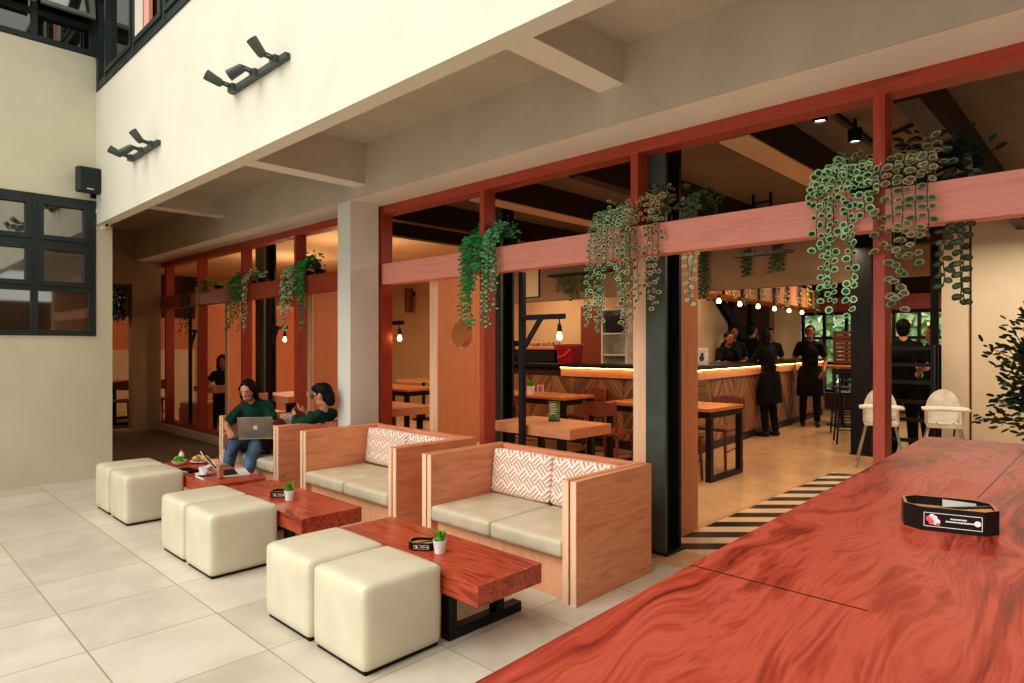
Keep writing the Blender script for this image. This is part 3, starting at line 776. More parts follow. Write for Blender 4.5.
MB().box((0.001, -.03, -.03), (.02, .03, .035)).build('mount', m_ceram, r, .004)

# ------------------------------------------------------------------ dining furniture
def chair(label, loc, rz, group='brown wooden dining chairs'):
    r = thing('dining_chair', label, 'chair', loc, rz, group)
    MB().rbox((0, 0, .445), (.42, .41, .035), .016, 8, (0, 0, .004)).build('seat', m_chair, r, 0, True, True)
    for sx in (-1, 1):
        MB().tube([(sx*.17, .17, .43), (sx*.185, .19, 0)], [.02, .014], 8).build('leg', m_chair, r, 0, True)
        MB().tube([(sx*.19, -.225, 0), (sx*.175, -.175, .43), (sx*.18, -.2, .6), (sx*.19, -.245, .8)], [.014, .021, .018, .013], 8).build('leg', m_chair, r, 0, True)
        MB().tube([(sx*.178, .175, .2), (sx*.181, -.19, .24)], .009, 6).build('stretcher', m_chair, r, 0, True)
    b = MB(); n = 10; vs = []; fs = []
    for i in range(n+1):
        t = i/n*2-1; x = t*.205; y = -.235-.05*(1-t*t); h = .07*(1-.35*t*t)
        vs += [(x, y, .73-h-.02), (x, y-.02, .73-h-.02), (x, y-.03, .73+h), (x, y-.01, .73+h)]
    for i in range(n):
        for k in range(4): fs.append((i*4+k, i*4+(k+1) % 4, i*4+4+(k+1) % 4, i*4+4+k))
    fs += [(3, 2, 1, 0), (n*4, n*4+1, n*4+2, n*4+3)]
    b.add(vs, fs); b.build('backrest', m_chair, r, 0, True)
    return r
def dining_table(label, x0, x1, y0, y1, z=.75):
    r = thing('dining_table', label, 'dining table', ((x0+x1)/2, (y0+y1)/2, 0), 0, 'long dining tables')
    w, d = (x1-x0)/2, (y1-y0)/2
    MB().box((-w, -d, z-.035), (w, d, z)).build('tabletop', m_tabR, r, .003)
    MB().box((-w+.01, -d+.01, z-.1), (w-.01, d-.01, z-.036)).build('apron', m_black, r)
    for s_ in (-1, 1):
        x = s_*(w-.035)
        b = MB()
        for q in (-1, 1): b.box((x-.03, q*(d-.035)-.03, 0), (x+.03, q*(d-.035)+.03, z-.1))
        b.box((x-.03, -d+.065, 0), (x+.03, d-.065, .05)); b.build('leg', m_black, r, .002)
    return r
dining_table('long dining table with black legs right of the steel column', -4.36, -3.06, 6.1, 6.86)
dining_table('long dining table with black legs carrying a small plant, by the bar corner', -6.5, -5.02, 6.15, 6.78)
for l, x, y, rz in (('brown chair at the dining table right of the steel column, under its visible end', -3.38, 5.98, 0.0),
                    ('brown chair with its back to us, seen just left of the steel column', -4.12, 5.86, 0.1),
                    ('brown chair behind the dining table right of the steel column', -3.42, 6.98, pi),
                    ('brown chair in front of the bar corner table, nearer the black lamp post', -6.05, 5.95, 0.05),
                    ('brown chair in front of the bar corner table, right of the plant pot', -5.52, 5.95, 0.0),
                    ('brown chair behind the bar corner table, at its right end', -5.3, 6.93, pi)):
    chair(l, (x, y, 0), rz)
def booth_table(label, x0, x1, y0=3.885, y1=4.42):
    r = thing('booth_table', label, 'table', ((x0+x1)/2, (y0+y1)/2, 0), 0, 'thick-topped booth tables')
    w, d = (x1-x0)/2, (y1-y0)/2
    MB().box((-w, -d, .668), (w, d, .75)).build('tabletop', m_tabX, r, .003)
    for s_ in (-1, 1):
        for q in (-1, 1): MB().box((s_*(w-.15)-.025, q*(d-.08)-.025, 0), (s_*(w-.15)+.025, q*(d-.08)+.025, .668)).build('leg', m_black, r, .002)
booth_table('thick pale booth table with the green menu stand on it', -3.95, -3.10, 3.87)
booth_table('thick wooden booth table seen between the pillar and the round-holed panel', -6.35, -5.4)
booth_table('thick wooden booth table behind the person with the phone', -8.5, -7.62)
booth_table('thick wooden booth table the silhouetted girl sits at', -10.75, -9.95)
def bench(label, x0, x1, y0=3.9, y1=4.45):
    r = thing('booth_bench', label, 'bench', ((x0+x1)/2, (y0+y1)/2, 0), 0, 'booth benches')
    w, d = (x1-x0)/2, (y1-y0)/2
    MB().box((-w, -d, 0), (w, d, .36)).build('base', m_panelZ, r, .003)
    MB().rbox((0, 0, .405), (2*w-.01, 2*d-.01, .085), .02, 8, (0, 0, .008)).build('seat_cushion', m_cushion, r, 0, True, True)
bench('booth bench left of the table behind the person with the phone', -9.39, -8.9)
bench('booth bench at the far left end of the facade', -11.44, -10.98)
bench('booth bench behind the pale plaster pillar', -6.975, -6.6)
bench('booth bench behind the round-holed panel, right of the pillar', -4.645, -4.3)
# more tables and chairs deeper in the left of the room
dining_table('dining table deep inside, seen beyond the booth right of the pillar', -8.9, -7.6, 5.7, 6.4)
chair('brown chair deep inside at the table beyond the pillar, left one', (-8.45, 5.42, 0), .1); chair('brown chair deep inside at the table beyond the pillar, right one', (-7.9, 5.42, 0), -.1)
dining_table('dark dining table seen through the far left wall opening', -13.8, -12.7, 3.25, 3.95)
chair('dark chair at the table through the far left opening, left one', (-12.45, 3.3, 0), pi/2); chair('dark chair at the table through the far left opening, right one', (-12.45, 3.85, 0), pi/2)
rt_ = thing('round_table', 'round white table far inside, beyond the booth right of the pillar', 'table', (-9.6, 7.6, 0))
MB().lathe([(.5, .72), (.5, .75)], 36).build('tabletop', m_tabX, rt_); MB().lathe([(.22, 0), (.22, .02), (.03, .04), (.03, .72)], 20).build('pedestal', m_black, rt_)

def lamp_post(label, x, y):
    r = thing('lamp_post', label, 'lamp', (x, y, .0), 0, 'black bracket lamps')
    MB().box((-.022, -.022, .121), (.022, .022, 1.989)).build('pole', m_black, r, .002)
    MB().box((.022, -.018, 1.60), (.44, .018, 1.64)).build('arm', m_black, r, .002)
    MB().bar((.02, 0, 1.38), (.2, 0, 1.61), .03).build('brace', m_black, r)
    MB().tube([(.39, 0, 1.60), (.39, 0, 1.555)], .005, 6).build('cord', m_black, r)
    MB().lathe([(.008, 1.565), (.016, 1.55), (.02, 1.505), (.016, 1.50), (0, 1.50)], 12, (.39, 0, 0)).build('socket', m_black, r, 0, True)
    MB().lathe([(.011, 1.50), (.016, 1.485), (.023, 1.462), (.018, 1.443), (0, 1.437)], 14, (.39, 0, 0)).build('bulb', m_bulb, r, 0, True)
for l, x in (('black bracket lamp post right of the round-holed panel', -3.555), ('black bracket lamp post behind the seated woman', -7.98), ('black bracket lamp post at the far left bay', -10.72), ):
    lamp_post(l, x, 3.80+.025)
lamp_post('black bracket lamp post seen right beside the pillar', -5.6, 3.825)

def table_card(label, x, y, z, mat, sym, rz=AZ-.3):
    r = thing('table_card', label, 'card', (x, y, z), rz)
    MB().box((-.045, -.012, 0), (.045, .012, .13)).build('stand', mat, r, .002)
    b = MB(); b.tube([(.018*cos(a)*(1), -.0125, .085+.02*sin(a)) for a in [pi*k/8 for k in range(9)]], .005, 6); b.tube([(-.018, -.0125, .085), (.018, -.0125, .06), (.0, -.0125, .045), (-.02, -.0125, .05)], .005, 6)
    b.build('symbol', sym, r)
def menu_stand(label, x, y, z):
    r = thing('menu_stand', label, 'menu', (x, y, z), AZ-.2)
    MB().box((-.05, -.02, 0), (.05, .02, .008)).build('base', m_black, r); MB().box((-.048, -.008, .008), (.048, .008, .17)).build('menu_sheet', m_menu, r, .001)
    b = MB()
    for k in range(5): b.box((-.035, -.009, .06+.02*k), (.02-.006*(k % 2), -.0082, .066+.02*k))
    b.build('lettering', m_white, r)
menu_stand('green menu stand on the thick booth table', -3.55, 4.22, .75)
table_card('white table card with a red sign beside the potted plant inside', -5.55, 6.32, .75, m_pinkcard, m_blackm)
grass_pot('green plant in a white pot on the table by the bar corner', -5.72, 6.32, .75, 1.6)
table_card('white table card on the booth table behind the woman with the laptop', -7.75, 4.1, .75, m_pinkcard, m_card)

# ------------------------------------------------------------------ bar
br = thing('bar_counter', 'L-shaped bar with chevron wood front and a glowing strip under its black top', 'bar counter', (-3.95, 7.25, 0))
tl = radians(4.35)
def bar_part(name, mb, mat, rz, bevel=0, parent=br):
    o = mb.build(name, mat, parent, bevel); o.rotation_euler = (0, 0, rz); return o
bar_part('front_panel', MB().box((-3.3, 0, .12), (-.001, .5, .95)), m_chevX, 0)
bar_part('front_panel', MB().box((-.5, .001, .12), (0, 6.5, .95)), m_chevY, tl)
bar_part('kick_board', MB().box((-3.3, .02, 0), (-.03, .5, .119)), m_darkwood, 0)
bar_part('kick_board', MB().box((-.5, .02, 0), (-.02, 6.45, .119)), m_darkwood, tl)
bar_part('lip_panel', MB().box((-2.0, -.03, .951), (.0, .5, 1.055)), m_tabX, 0, .004)
bar_part('lip_panel', MB().box((-.5, -.03, .951), (.03, 6.5, 1.055)), m_tabX, tl, .004)
bar_part('lip_panel', MB().box((-3.3, .0, .951), (-2.001, .5, 1.055)), m_darkwood, 0, .004)
bar_part('countertop', MB().box((-3.3, -.06, 1.08), (.03, .55, 1.13)), m_black, 0, .004)
bar_part('countertop', MB().box((-.55, .551, 1.08), (.06, 6.5, 1.13)), m_black, tl, .004)
bar_part('light_strip', MB().box((-2.0, -.042, 1.072), (.0, -.034, 1.0795)), m_led, 0)
bar_part('light_strip', MB().box((.034, .0, 1.072), (.042, 6.5, 1.0795)), m_led, tl)
bar_part('riser', MB().box((-3.3, -.02, 1.056), (.0, .5, 1.0795)), m_black, 0)
bar_part('riser', MB().box((-.5, .0, 1.056), (.02, 6.5, 1.0795)), m_black, tl)
def on_bar(u, v=-.3): return (-3.95+v*cos(tl)-u*sin(tl), 7.25+u*cos(tl)+v*sin(tl))
# bar shelf above with vines and bulbs
sh = thing('hanging_shelf', 'wooden shelf hanging over the bar, with vines and bulbs below it', 'shelf', (-3.95, 7.45, 0), tl)
MB().box((-.5, 0, 2.10), (-.02, 5.6, 2.13)).build('board', m_panelZ, sh); MB().box((-.05, 0, 2.131), (-.02, 5.6, 2.45)).build('front_board', m_panelZ, sh)
for k in range(8): MB().box((-.045, .2+.72*k, 2.451), (-.015, .3+.72*k, 2.949)).build('hanger', m_darkwood, sh)
for k in range(8): MB().box((-.018, .2+.72*k, 2.10), (-.01, .3+.72*k, 2.45)).build('batten', m_blackm, sh)
for k in range(6):
    x, y = on_bar(.95+.78*k, .02)
    nth = ('nearest', 'second nearest', 'third nearest', 'fourth nearest', 'fifth nearest', 'farthest')[k]
    r = thing('pendant_bulb', 'glowing bare bulb under the bar shelf, %s of the row of six' % nth, 'lamp', (x, y, 2.0), 0, 'bare bulbs over the bar')
    MB().tube([(0, 0, .097), (0, 0, .06)], .006, 6).build('cord', m_black, r); MB().lathe([(.012, .065), (.018, .06), (.02, .03), (0, .028)], 12).build('socket', m_black, r, 0, True)
    MB().lathe([(.012, .03), (.022, .012), (.032, -.012), (.024, -.035), (0, -.043)], 14).build('bulb', m_bulb, r, 0, True)
# things on and behind the bar
r = thing('picture_frame', 'small framed drawing standing on the bar top', 'picture frame', on_bar(.80, -.16)+(1.13,), radians(48)); r.scale = (.7, .7, .7)
MB().box((-.13, -.012, 0), (.13, .012, .33)).build('frame', m_ceram, r, .004); MB().box((-.105, -.0135, .03), (.105, -.0121, .3)).build('sheet', m_card, r)
b = MB(); b.ell((0, -.014, .13), (.05, .001, .06)); b.ell((0.01, -.014, .2), (.03, .001, .035)); b.build('drawing', m_steel, r)
r = thing('cool_box', 'bright red box with a white swoosh on the bar counter', 'box', (-6.05, 7.55, 1.13))
b = MB(); q0 = [(-.15, -.13), (.15, -.13), (.15, .13), (-.15, .13)]; b.add([(x*.9, y*.9, 0) for x, y in q0]+[(x*1.05, y*1.05, .26) for x, y in q0], [(3, 2, 1, 0), (4, 5, 6, 7), (0, 1, 5, 4), (1, 2, 6, 5), (2, 3, 7, 6), (3, 0, 4, 7)])
b.build('body', m_red, r, .01); MB().box((-.165, -.145, .262), (.165, .145, .285)).build('lid', m_red, r, .008)
MB().tube([(-.12+.024*k, -.138-.0006*k, .09+.0012*k*k) for k in range(11)], .004, 6).build('swoosh', m_white, r)
r = thing('display_case', 'dark counter display with bread on top beside the red box', 'display case', (-6.62, 7.62, 1.13))
MB().box((-.42, -.18, 0), (.36, .18, .20)).build('body', m_blackm, r, .01); MB().box((-.44, -.2, .201), (.38, .2, .25)).build('top', m_tabX, r, .005)
for k in range(7):
    thing1('bread_loaf', 'loaf on the counter display, %s from the left' % ('first', 'second', 'third', 'fourth', 'fifth', 'sixth', 'seventh')[k], 'bread', MB().ell((0, 0, .035), (.055, .045, .035)), m_bread, (-6.95+.105*k, 7.6+.03*(k % 2), 1.38), k, 'loaves on the counter display', smooth=True)
r = thing('coffee_machine', 'dark coffee machine at the left of the counter display', 'coffee machine', (-7.2, 7.6, 1.13))
MB().box((-.13, -.16, 0), (.13, .16, .05)).box((-.13, .0, .05), (.13, .16, .28)).box((-.13, -.16, .28), (.13, .16, .34)).build('body', m_black, r, .008)
MB().tube([(0, -.09, .28), (0, -.09, .22)], .025, 12).tube([(0, -.09, .23), (0, -.22, .22)], .01, 8).build('group_head', m_chrome, r, 0, True)
r = thing('shelf_unit', 'tall white open shelf behind the bar', 'shelf', (-6.3, 9.2, 0))
b = MB(); b.box((-.26, -.15, 0), (-.23, .18, 2.02)); b.box((.23, -.15, 0), (.26, .18, 2.02)); b.box((-.23, .15, 0), (.23, .18, 2.02)); b.build('carcass', m_white, r)
for z in (.45, .85, 1.22, 1.58, 1.99): MB().box((-.229, -.145, z), (.229, .149, z+.025)).build('shelf_board', m_white, r)
thing1('storage_box', 'black box on the upper shelf of the white shelf unit', 'box', MB().box((-.15, -.1, 0), (.15, .1, .3)), m_black, (-6.28, 9.2, 1.606), bevel=.008)
thing1('storage_basket', 'lime green basket on the lower shelf of the white shelf unit', 'basket', MB().box((-.18, -.1, 0), (.18, .1, .16)), m_lime, (-6.28, 9.2, .876), bevel=.01)
d = struct(MB().box((-7.25, 9.37, 0), (-6.75, 9.40, 2.1)).build('door_1', m_chair, None, .004)); MB().tube([(-6.83, 9.36, 1.0), (-6.83, 9.34, 1.0), (-6.93, 9.34, 1.0)], .01, 8).build('door_handle', m_chrome, d)
# stair flight behind the bar
sr = struct(MB().add([(-5.38, 9.7, 2.95), (-5.38, 9.95, 2.95), (-5.38, 13.2, .9), (-5.38, 13.0, .7), (-5.3, 9.7, 2.95), (-5.3, 9.95, 2.95), (-5.3, 13.2, .9), (-5.3, 13.0, .7)], [(0, 1, 2, 3), (7, 6, 5, 4), (0, 4, 5, 1), (1, 5, 6, 2), (2, 6, 7, 3)]).build('stair_stringer', m_blackm))
S('wall_lit', [((-5.395, 9.7, .0), (-5.385, 11.4, 2.4))], m_tanlit)  # lit stretch of the bar wall, light put into a tan colour
for y in (11.5, 12.3): S('trim_17' if y < 12 else 'trim_18', [((-5.39, y, 0), (-5.33, y+.07, 2.95))], m_blackm)
r = thing('wall_lamp', 'brown cylinder lamp on the beige wall inside, above the booth', 'lamp', (-12.25, 9.4, 2.45))
MB().box((-.05, -.06, .1), (.05, -.001, .2)).build('bracket', m_black, r); MB().lathe([(.09, -.28), (.09, .28), (.07, .28), (.07, -.28)], 20, (0, -.15, 0)).build('shade', m_chair, r, 0, True)
r = thing('wall_picture', 'thin framed picture on the bulkhead right of the lamp post', 'picture frame', (-6.62, 7.3, 2.12))
MB().box((-.2, -.02, 0), (.2, -.001, .45)).build('frame', m_black, r); MB().box((-.185, -.022, .015), (.185, -.0201, .435)).build('print', m_inwall2, r)
# ceiling spots
for l, p, rod in (('black cylinder ceiling spot, left of the two above the entrance', (820, 114), False), ('black cylinder ceiling spot on a rod, right of the two above the entrance', (855, 135), True)):
    Z = 4.04 if not rod else 4.42
    a = at(p[0], Z); z = H+(HY-p[1])*Z/F
    r = thing('ceiling_spot', l, 'spotlight', (a.x, a.y, z), 0, 'ceiling spots over the entrance')
    MB().lathe([(.0, .04), (.045, .04), (.045, -.05), (.038, -.05), (.036, -.035), (0, -.034)], 20).build('housing', m_black, r, 0, True); MB().lathe([(.035, -.036), (0, -.037)], 18).build('lens', m_lens, r)
    MB().tube([(0, 0, .04), (0, 0, 2.949-z)], .012, 8).build('stem', m_black, r)
r = thing('lighting_track', 'thin black track running along the entrance ceiling', 'lighting track', (-1.42, 5.6, 2.9)); MB().box((-.02, -1.5, .02), (.02, 1.6, .049)).build('rail', m_black, r); MB().bar((0.02, -.2, .03), (.42, -.5, .03), .02).build('side_arm', m_black, r)
r = thing('iron_hanger', 'open black iron hanger below the ceiling inside', 'hanger', tuple(at(762, 6.6))[:2]+(2.35,)); b = MB()
for x in (-.09, .09): b.box((x-.012, -.012, .0), (x+.012, .012, .6))
b.box((-.3, -.05, -.03), (.3, .05, 0)); b.box((-.1, -.012, .5), (.1, .012, .52)); b.build('frame', m_black, r)

# ------------------------------------------------------------------ people
def fuse(mb, name, mat, parent, voxel, smooth=4):
    """union of the rounded pieces as one continuous skin"""
    o = mb.build(name, mat, None)
    r = o.modifiers.new('r', 'REMESH'); r.mode = 'VOXEL'; r.voxel_size = voxel; r.use_smooth_shade = True
    s_ = o.modifiers.new('s', 'SMOOTH'); s_.iterations = smooth; s_.factor = .5
    dg = bpy.context.evaluated_depsgraph_get(); dg.update()
    me = bpy.data.meshes.new_from_object(o.evaluated_get(dg)); me.name = name
    o.modifiers.clear(); old = o.data; o.data = me; bpy.data.meshes.remove(old)
    me.polygons.foreach_set('use_smooth', [True]*len(me.polygons))
    if not me.materials: me.materials.append(mat)
    if parent: o.parent = parent
    return o

def hand(b, w, d, n, side_sgn, k, curl=.5, spread=0):
    """palm, four fingers, thumb. d along the fingers, n palm normal, thumb on the side_sgn side"""
    d = V(d).normalized(); n = V(n); n = (n-d*n.dot(d)).normalized(); s_ = d.cross(n)*side_sgn
    R = M((s_, d, n)).transposed()
    b.ell(w+d*.045*k, (.040*k, .052*k, .017*k), R)
    for i, (o, L) in enumerate(((.028, .036), (.010, .041), (-.009, .038), (-.026, .030))):
        p0 = w+d*.082*k+s_*o*k; a = curl*1.1
        d1 = d*cos(a)+n*sin(a); p1 = p0+d1*L*k; a += curl*1.3; d2 = d*cos(a)+n*sin(a); p2 = p1+d2*L*.85*k
        b.cap(w+d*.05*k+s_*o*.8*k, .0105*k, p0, .0098*k, 8); b.cap(p0, .0098*k, p1, .0088*k, 8); b.cap(p1, .0088*k, p2, .0075*k, 8)
    t0 = w+d*.02*k+s_*.026*k; t1 = t0+(d*.6+s_*.75+n*.25).normalized()*.042*k; t2 = t1+(d*.9+s_*.2+n*.45).normalized()*.034*k
    b.cap(t0, .014*k, t1, .0115*k, 8); b.cap(t1, .0115*k, t2, .0085*k, 8)

def person(label, base, hip, chest, fwd, head, look, arms, legs, k=1.0, skin=m_skin, hair='short', tops=(), bottoms=None, voxel=.009, extra=None, sleeve=.55, shoes=m_blackm, up=None, group=None, apron=None, glasses=False, slim=1.0):
    B = V(base); r = thing('person', label, 'person', base, 0, group)
    hip, chest, head = V(hip)-B, V(chest)-B, V(head)-B
    up_ = (chest-hip).normalized(); f = V(fwd); f = (f-up_*f.dot(up_)).normalized(); left = up_.cross(f)
    R = M((left, f, up_)).transposed()
    def torso(b, g):
        b.cap(hip-left*.075*k, (.10+g)*k, hip+left*.075*k, (.10+g)*k)
        b.ell(hip.lerp(chest, .40), ((.135*slim+g)*k, (.098+g)*k, .17*k), R)
        b.ell(hip.lerp(chest, .72), ((.155*slim+g)*k, (.108+g)*k, .16*k), R)
        b.cap(chest-left*.135*slim*k-up_*.02*k, (.062*slim+g)*k, chest+left*.135*slim*k-up_*.02*k, (.062*slim+g)*k)
    lk = V(look).normalized(); HR = frame(lk, up_ if up is None else V(up)); hs, hf, hu = HR.col[0], HR.col[1], HR.col[2]
    b = MB(); torso(b, 0)
    b.cap(chest+up_*.01*k, .056*slim*k, head-hu*.06*k-hf*.015*k, .048*slim*k)
    b.ell(head+hu*.015*k, (.073*k, .092*k, .098*k), HR); b.ell(head+hf*.022*k-hu*.058*k, (.052*k, .060*k, .056*k), HR)
    b.cap(head+hf*.086*k+hu*.010*k, .0085*k, head+hf*.099*k-hu*.020*k, .0120*k, 8)
    for s_ in (-1, 1): b.ell(head+hf*.090*k-hu*.022*k+hs*s_*.011*k, (.009*k, .010*k, .008*k), HR)
    b.ell(head+hf*.080*k-hu*.062*k, (.022*k, .012*k, .010*k), HR)
    b.cap(head+hf*.0795*k+hu*.032*k-hs*.026*k, .0085*k, head+hf*.0795*k+hu*.032*k+hs*.026*k, .0085*k, 8)
    for s_ in (-1, 1): b.ell(head+hs*s_*.075*k-hf*.005*k-hu*.005*k, (.010*k, .022*k, .032*k), HR)
    cl = {}
    for sgn, (el, wr, hd, pn, curl) in zip((1, -1), arms):
        el, wr = V(el)-B, V(wr)-B; sh = chest+left*sgn*.165*slim*k-up_*.02*k
        b.cap(sh, .052*slim*k, el, .040*slim*k); b.cap(el, .040*slim*k, wr, .026*k)
        hand(b, wr, hd, pn, sgn, k, curl)
        cl[sgn] = (sh, el, wr)
    lg = {}
    for sgn, (kn, an, toe) in zip((1, -1), legs):
        kn, an = V(kn)-B, V(an)-B; h = hip+left*sgn*.085*k-up_*.02*k
        b.cap(h, .088*k, kn, .056*k); b.cap(kn, .054*k, an, .036*k); tv = V(toe).normalized()
        b.cap(an-V((0, 0, .03*k)), .034*k, an+tv*.13*k-V((0, 0, .048*k)), .026*k)
        lg[sgn] = (h, kn, an, tv)
    fuse(b, 'body', skin, r, voxel, 3)
    # clothes
    top, = tops[:1]
    b = MB(); torso(b, .012)
    b.cap(chest-left*.06*k+up_*.015*k, .06*k, chest+left*.06*k+up_*.015*k, .06*k)
    for sgn in (1, -1):
        sh, el, wr = cl[sgn]
        if sleeve <= 1: b.cap(sh, .069*slim*k, sh.lerp(el, sleeve), (.062 if sleeve < .9 else .056)*k)
        else: b.cap(sh, .067*slim*k, el, .055*slim*k); b.cap(el, .055*slim*k, el.lerp(wr, sleeve-1), .042*k)
    fuse(b, 'shirt', top, r, voxel, 4)
    if bottoms is not None:
        b = MB(); b.cap(hip-left*.075*k-up_*.02*k, .108*k, hip+left*.075*k-up_*.02*k, .108*k)
        for sgn in (1, -1):
            h, kn, an, tv = lg[sgn]; b.cap(h, .098*k, kn, .068*k); b.cap(kn, .068*k, kn.lerp(an, .93), .052*k)
        fuse(b, 'trousers', bottoms, r, voxel, 4)
    if apron is not None:
        b = MB(); N = 28; rows = ((.10, .158, .124), (.0, .196, .140), (-.15, .205, .152), (-.30, .208, .160), (-.40, .216, .168)); v_ = []; f_ = []
        for dz, rx, ry in rows:
            for q in range(N):
                a = 2*pi*q/N; wv = 1+(.03*sin(5*a) if dz < -.1 else 0); v_.append(hip+V((0, 0, dz*k))+left*rx*k*cos(a)*wv+f*(ry*k*sin(a)*wv+.01))
        for i_ in range(len(rows)-1):
            for q in range(N): f_.append((i_*N+q, i_*N+(q+1) % N, (i_+1)*N+(q+1) % N, (i_+1)*N+q))
        b.add(v_, f_); b.build('apron', apron, r, 0, True)
    for sgn in (1, -1):
        h, kn, an, tv = lg[sgn]
        b = MB(); b.cap(an-V((0, 0, .035*k))-tv*.03*k, .042*k, an+tv*.15*k-V((0, 0, .05*k)), .034*k); fuse(b, 'shoe', shoes, r, voxel, 2)
    # hair
    b = MB(); b.ell(head+hu*.036*k-hf*.020*k, (.083*k, .098*k, .094*k), HR)
    b.ell(head-hf*.045*k-hu*.015*k, (.072*k, .058*k, .085*k), HR)
    if hair in ('bob', 'long'):
        for s_ in (-1, 1):
            b.cap(head+hs*s_*.060*k+hu*.04*k-hf*.005*k, .035*k, head+hs*s_*.080*k-hu*(.082 if hair == 'bob' else .12)*k-hf*.012*k, .028*k)
            b.cap(head+hs*s_*.02*k+hu*.098*k+hf*.03*k, .022*k, head+hs*s_*.070*k+hu*.03*k+hf*.03*k, .022*k)
        b.cap(head-hf*.06*k, .07*k, head-hf*.06*k-hu*(.12 if hair == 'bob' else .22)*k, .06*k)
    if hair == 'tuft':
        for s_ in (-1, 0, 1): b.cap(head+hs*s_*.03*k+hu*.10*k+hf*.01*k, .035*k, head+hs*s_*.05*k+hu*.085*k+hf*.055*k, .025*k)
        b.cap(head-hf*.075*k-hu*.02*k, .055*k, head-hf*.07*k-hu*.085*k, .05*k)
    fuse(b, 'hair', m_hair, r, min(voxel, .008), 2)
    for s_ in (-1, 1):
        b = MB(); b.ell(head+hs*s_*.031*k+hf*.0805*k+hu*.010*k, (.0085*k, .0040*k, .0032*k), HR)
        e = b.build('eye', m_eyew, r, 0, True)
        MB().ell(head+hs*s_*.031*k+hf*.0825*k+hu*.010*k, (.0068*k, .0042*k, .0046*k), HR).build('iris', m_eye, e, 0, True)
        MB().tube([head+hs*s_*(.017+.01*j)*k+hf*(.090-.003*j)*k+hu*(.032+.003*(1-abs(j-1)))*k for j in range(4)], .0038*k, 6).build('eyebrow', m_hair, r, 0, True)
    MB().ell(head+hf*.089*k-hu*.062*k, (.021*k, .006*k, .007*k), HR).build('lips', m_lip, r, 0, True)
    if glasses:
        b = MB()
        for s_ in (-1, 1):
            c = head+hs*s_*.034*k+hf*.105*k+hu*.008*k
            b.tube([c+hs*.028*k*cos(a)+hu*.021*k*sin(a) for a in [2*pi*q/16 for q in range(17)]], .003, 6)
            b.tube([c+hs*s_*.028*k, head+hs*s_*.082*k+hu*.012*k-hf*.01*k], .003, 6)
        b.tube([head-hs*.007*k+hf*.107*k+hu*.01*k, head+hs*.007*k+hf*.107*k+hu*.01*k], .003, 6)
        b.build('glasses', m_blackm, r, 0, True)
    if extra: extra(r, B)
    return r

Cdir = -FW      # towards the viewer
# woman with the laptop
person('woman in a green top and torn jeans using a laptop on the far sofa', (-6.3, 2.9, 0),
       (-6.56, 3.06, .44), (-6.50, 2.94, .775), (.72, -.69, 0), (-6.455, 2.86, .935), (.55, -.72, -.32),
       [((-6.25, 3.04, .58), (-6.00, 2.90, .565), (.6, -.6, -.1), (.1, -.1, -1), .35),
        ((-6.64, 2.71, .58), (-6.36, 2.64, .545), (.9, -.3, -.05), (.1, -.1, -1), .35)],
       [((-5.98, 2.72, .45), (-5.92, 2.58, .10), (.5, -.8, 0)), ((-6.26, 2.62, .43), (-6.22, 2.54, .10), (.2, -.9, 0))],
       .95, m_skin, 'bob', (m_green,), m_jean, .007, None, .62, m_skin, up=(.2, -.2, 1), slim=.87)
laptop('silver laptop open on the lap of the woman in green', (-6.02, 2.77, .512), radians(-126), 108, True)
# person with the phone
person('person with glasses and a green sweater looking at a phone on the far sofa', (-5.9, 3.2, 0),
       (-5.84, 3.13, .43), (-5.54, 3.17, .735), (-1, -.22, 0), (-5.505, 3.15, .925), (-.86, -.60, -.30),
       [((-5.66, 2.965, .655), (-5.735, 3.0, .715), (-.6, .0, .5), (-.3, .6, .4), .6),
        ((-5.80, 3.33, .62), (-5.89, 3.20, .73), (-.4, -.5, .3), (-.4, -.3, .5), .5)],
       [((-6.20, 3.06, .60), (-6.10, 2.86, .375), (-.6, -.7, 0)), ((-6.20, 3.30, .68), (-5.97, 3.26, .385), (-1, 0, 0))],
       .92, m_skin, 'tuft', (m_green,), m_maroon, .007, None, 1.8, m_blackm, up=(-.15, 0, 1), glasses=True, slim=.88)
ph = thing('phone', 'dark phone held by the person in the green sweater', 'phone', (-5.81, 2.99, .80), 0)
o = MB().box((-.037, -.004, -.075), (.037, .004, .075)).build('body', m_black, ph, .003); o.rotation_euler = (radians(-50), radians(0), radians(-105))
o2 = MB().box((-.034, -.0052, -.07), (.034, -.0042, .07)).build('screen', m_greyin, o)

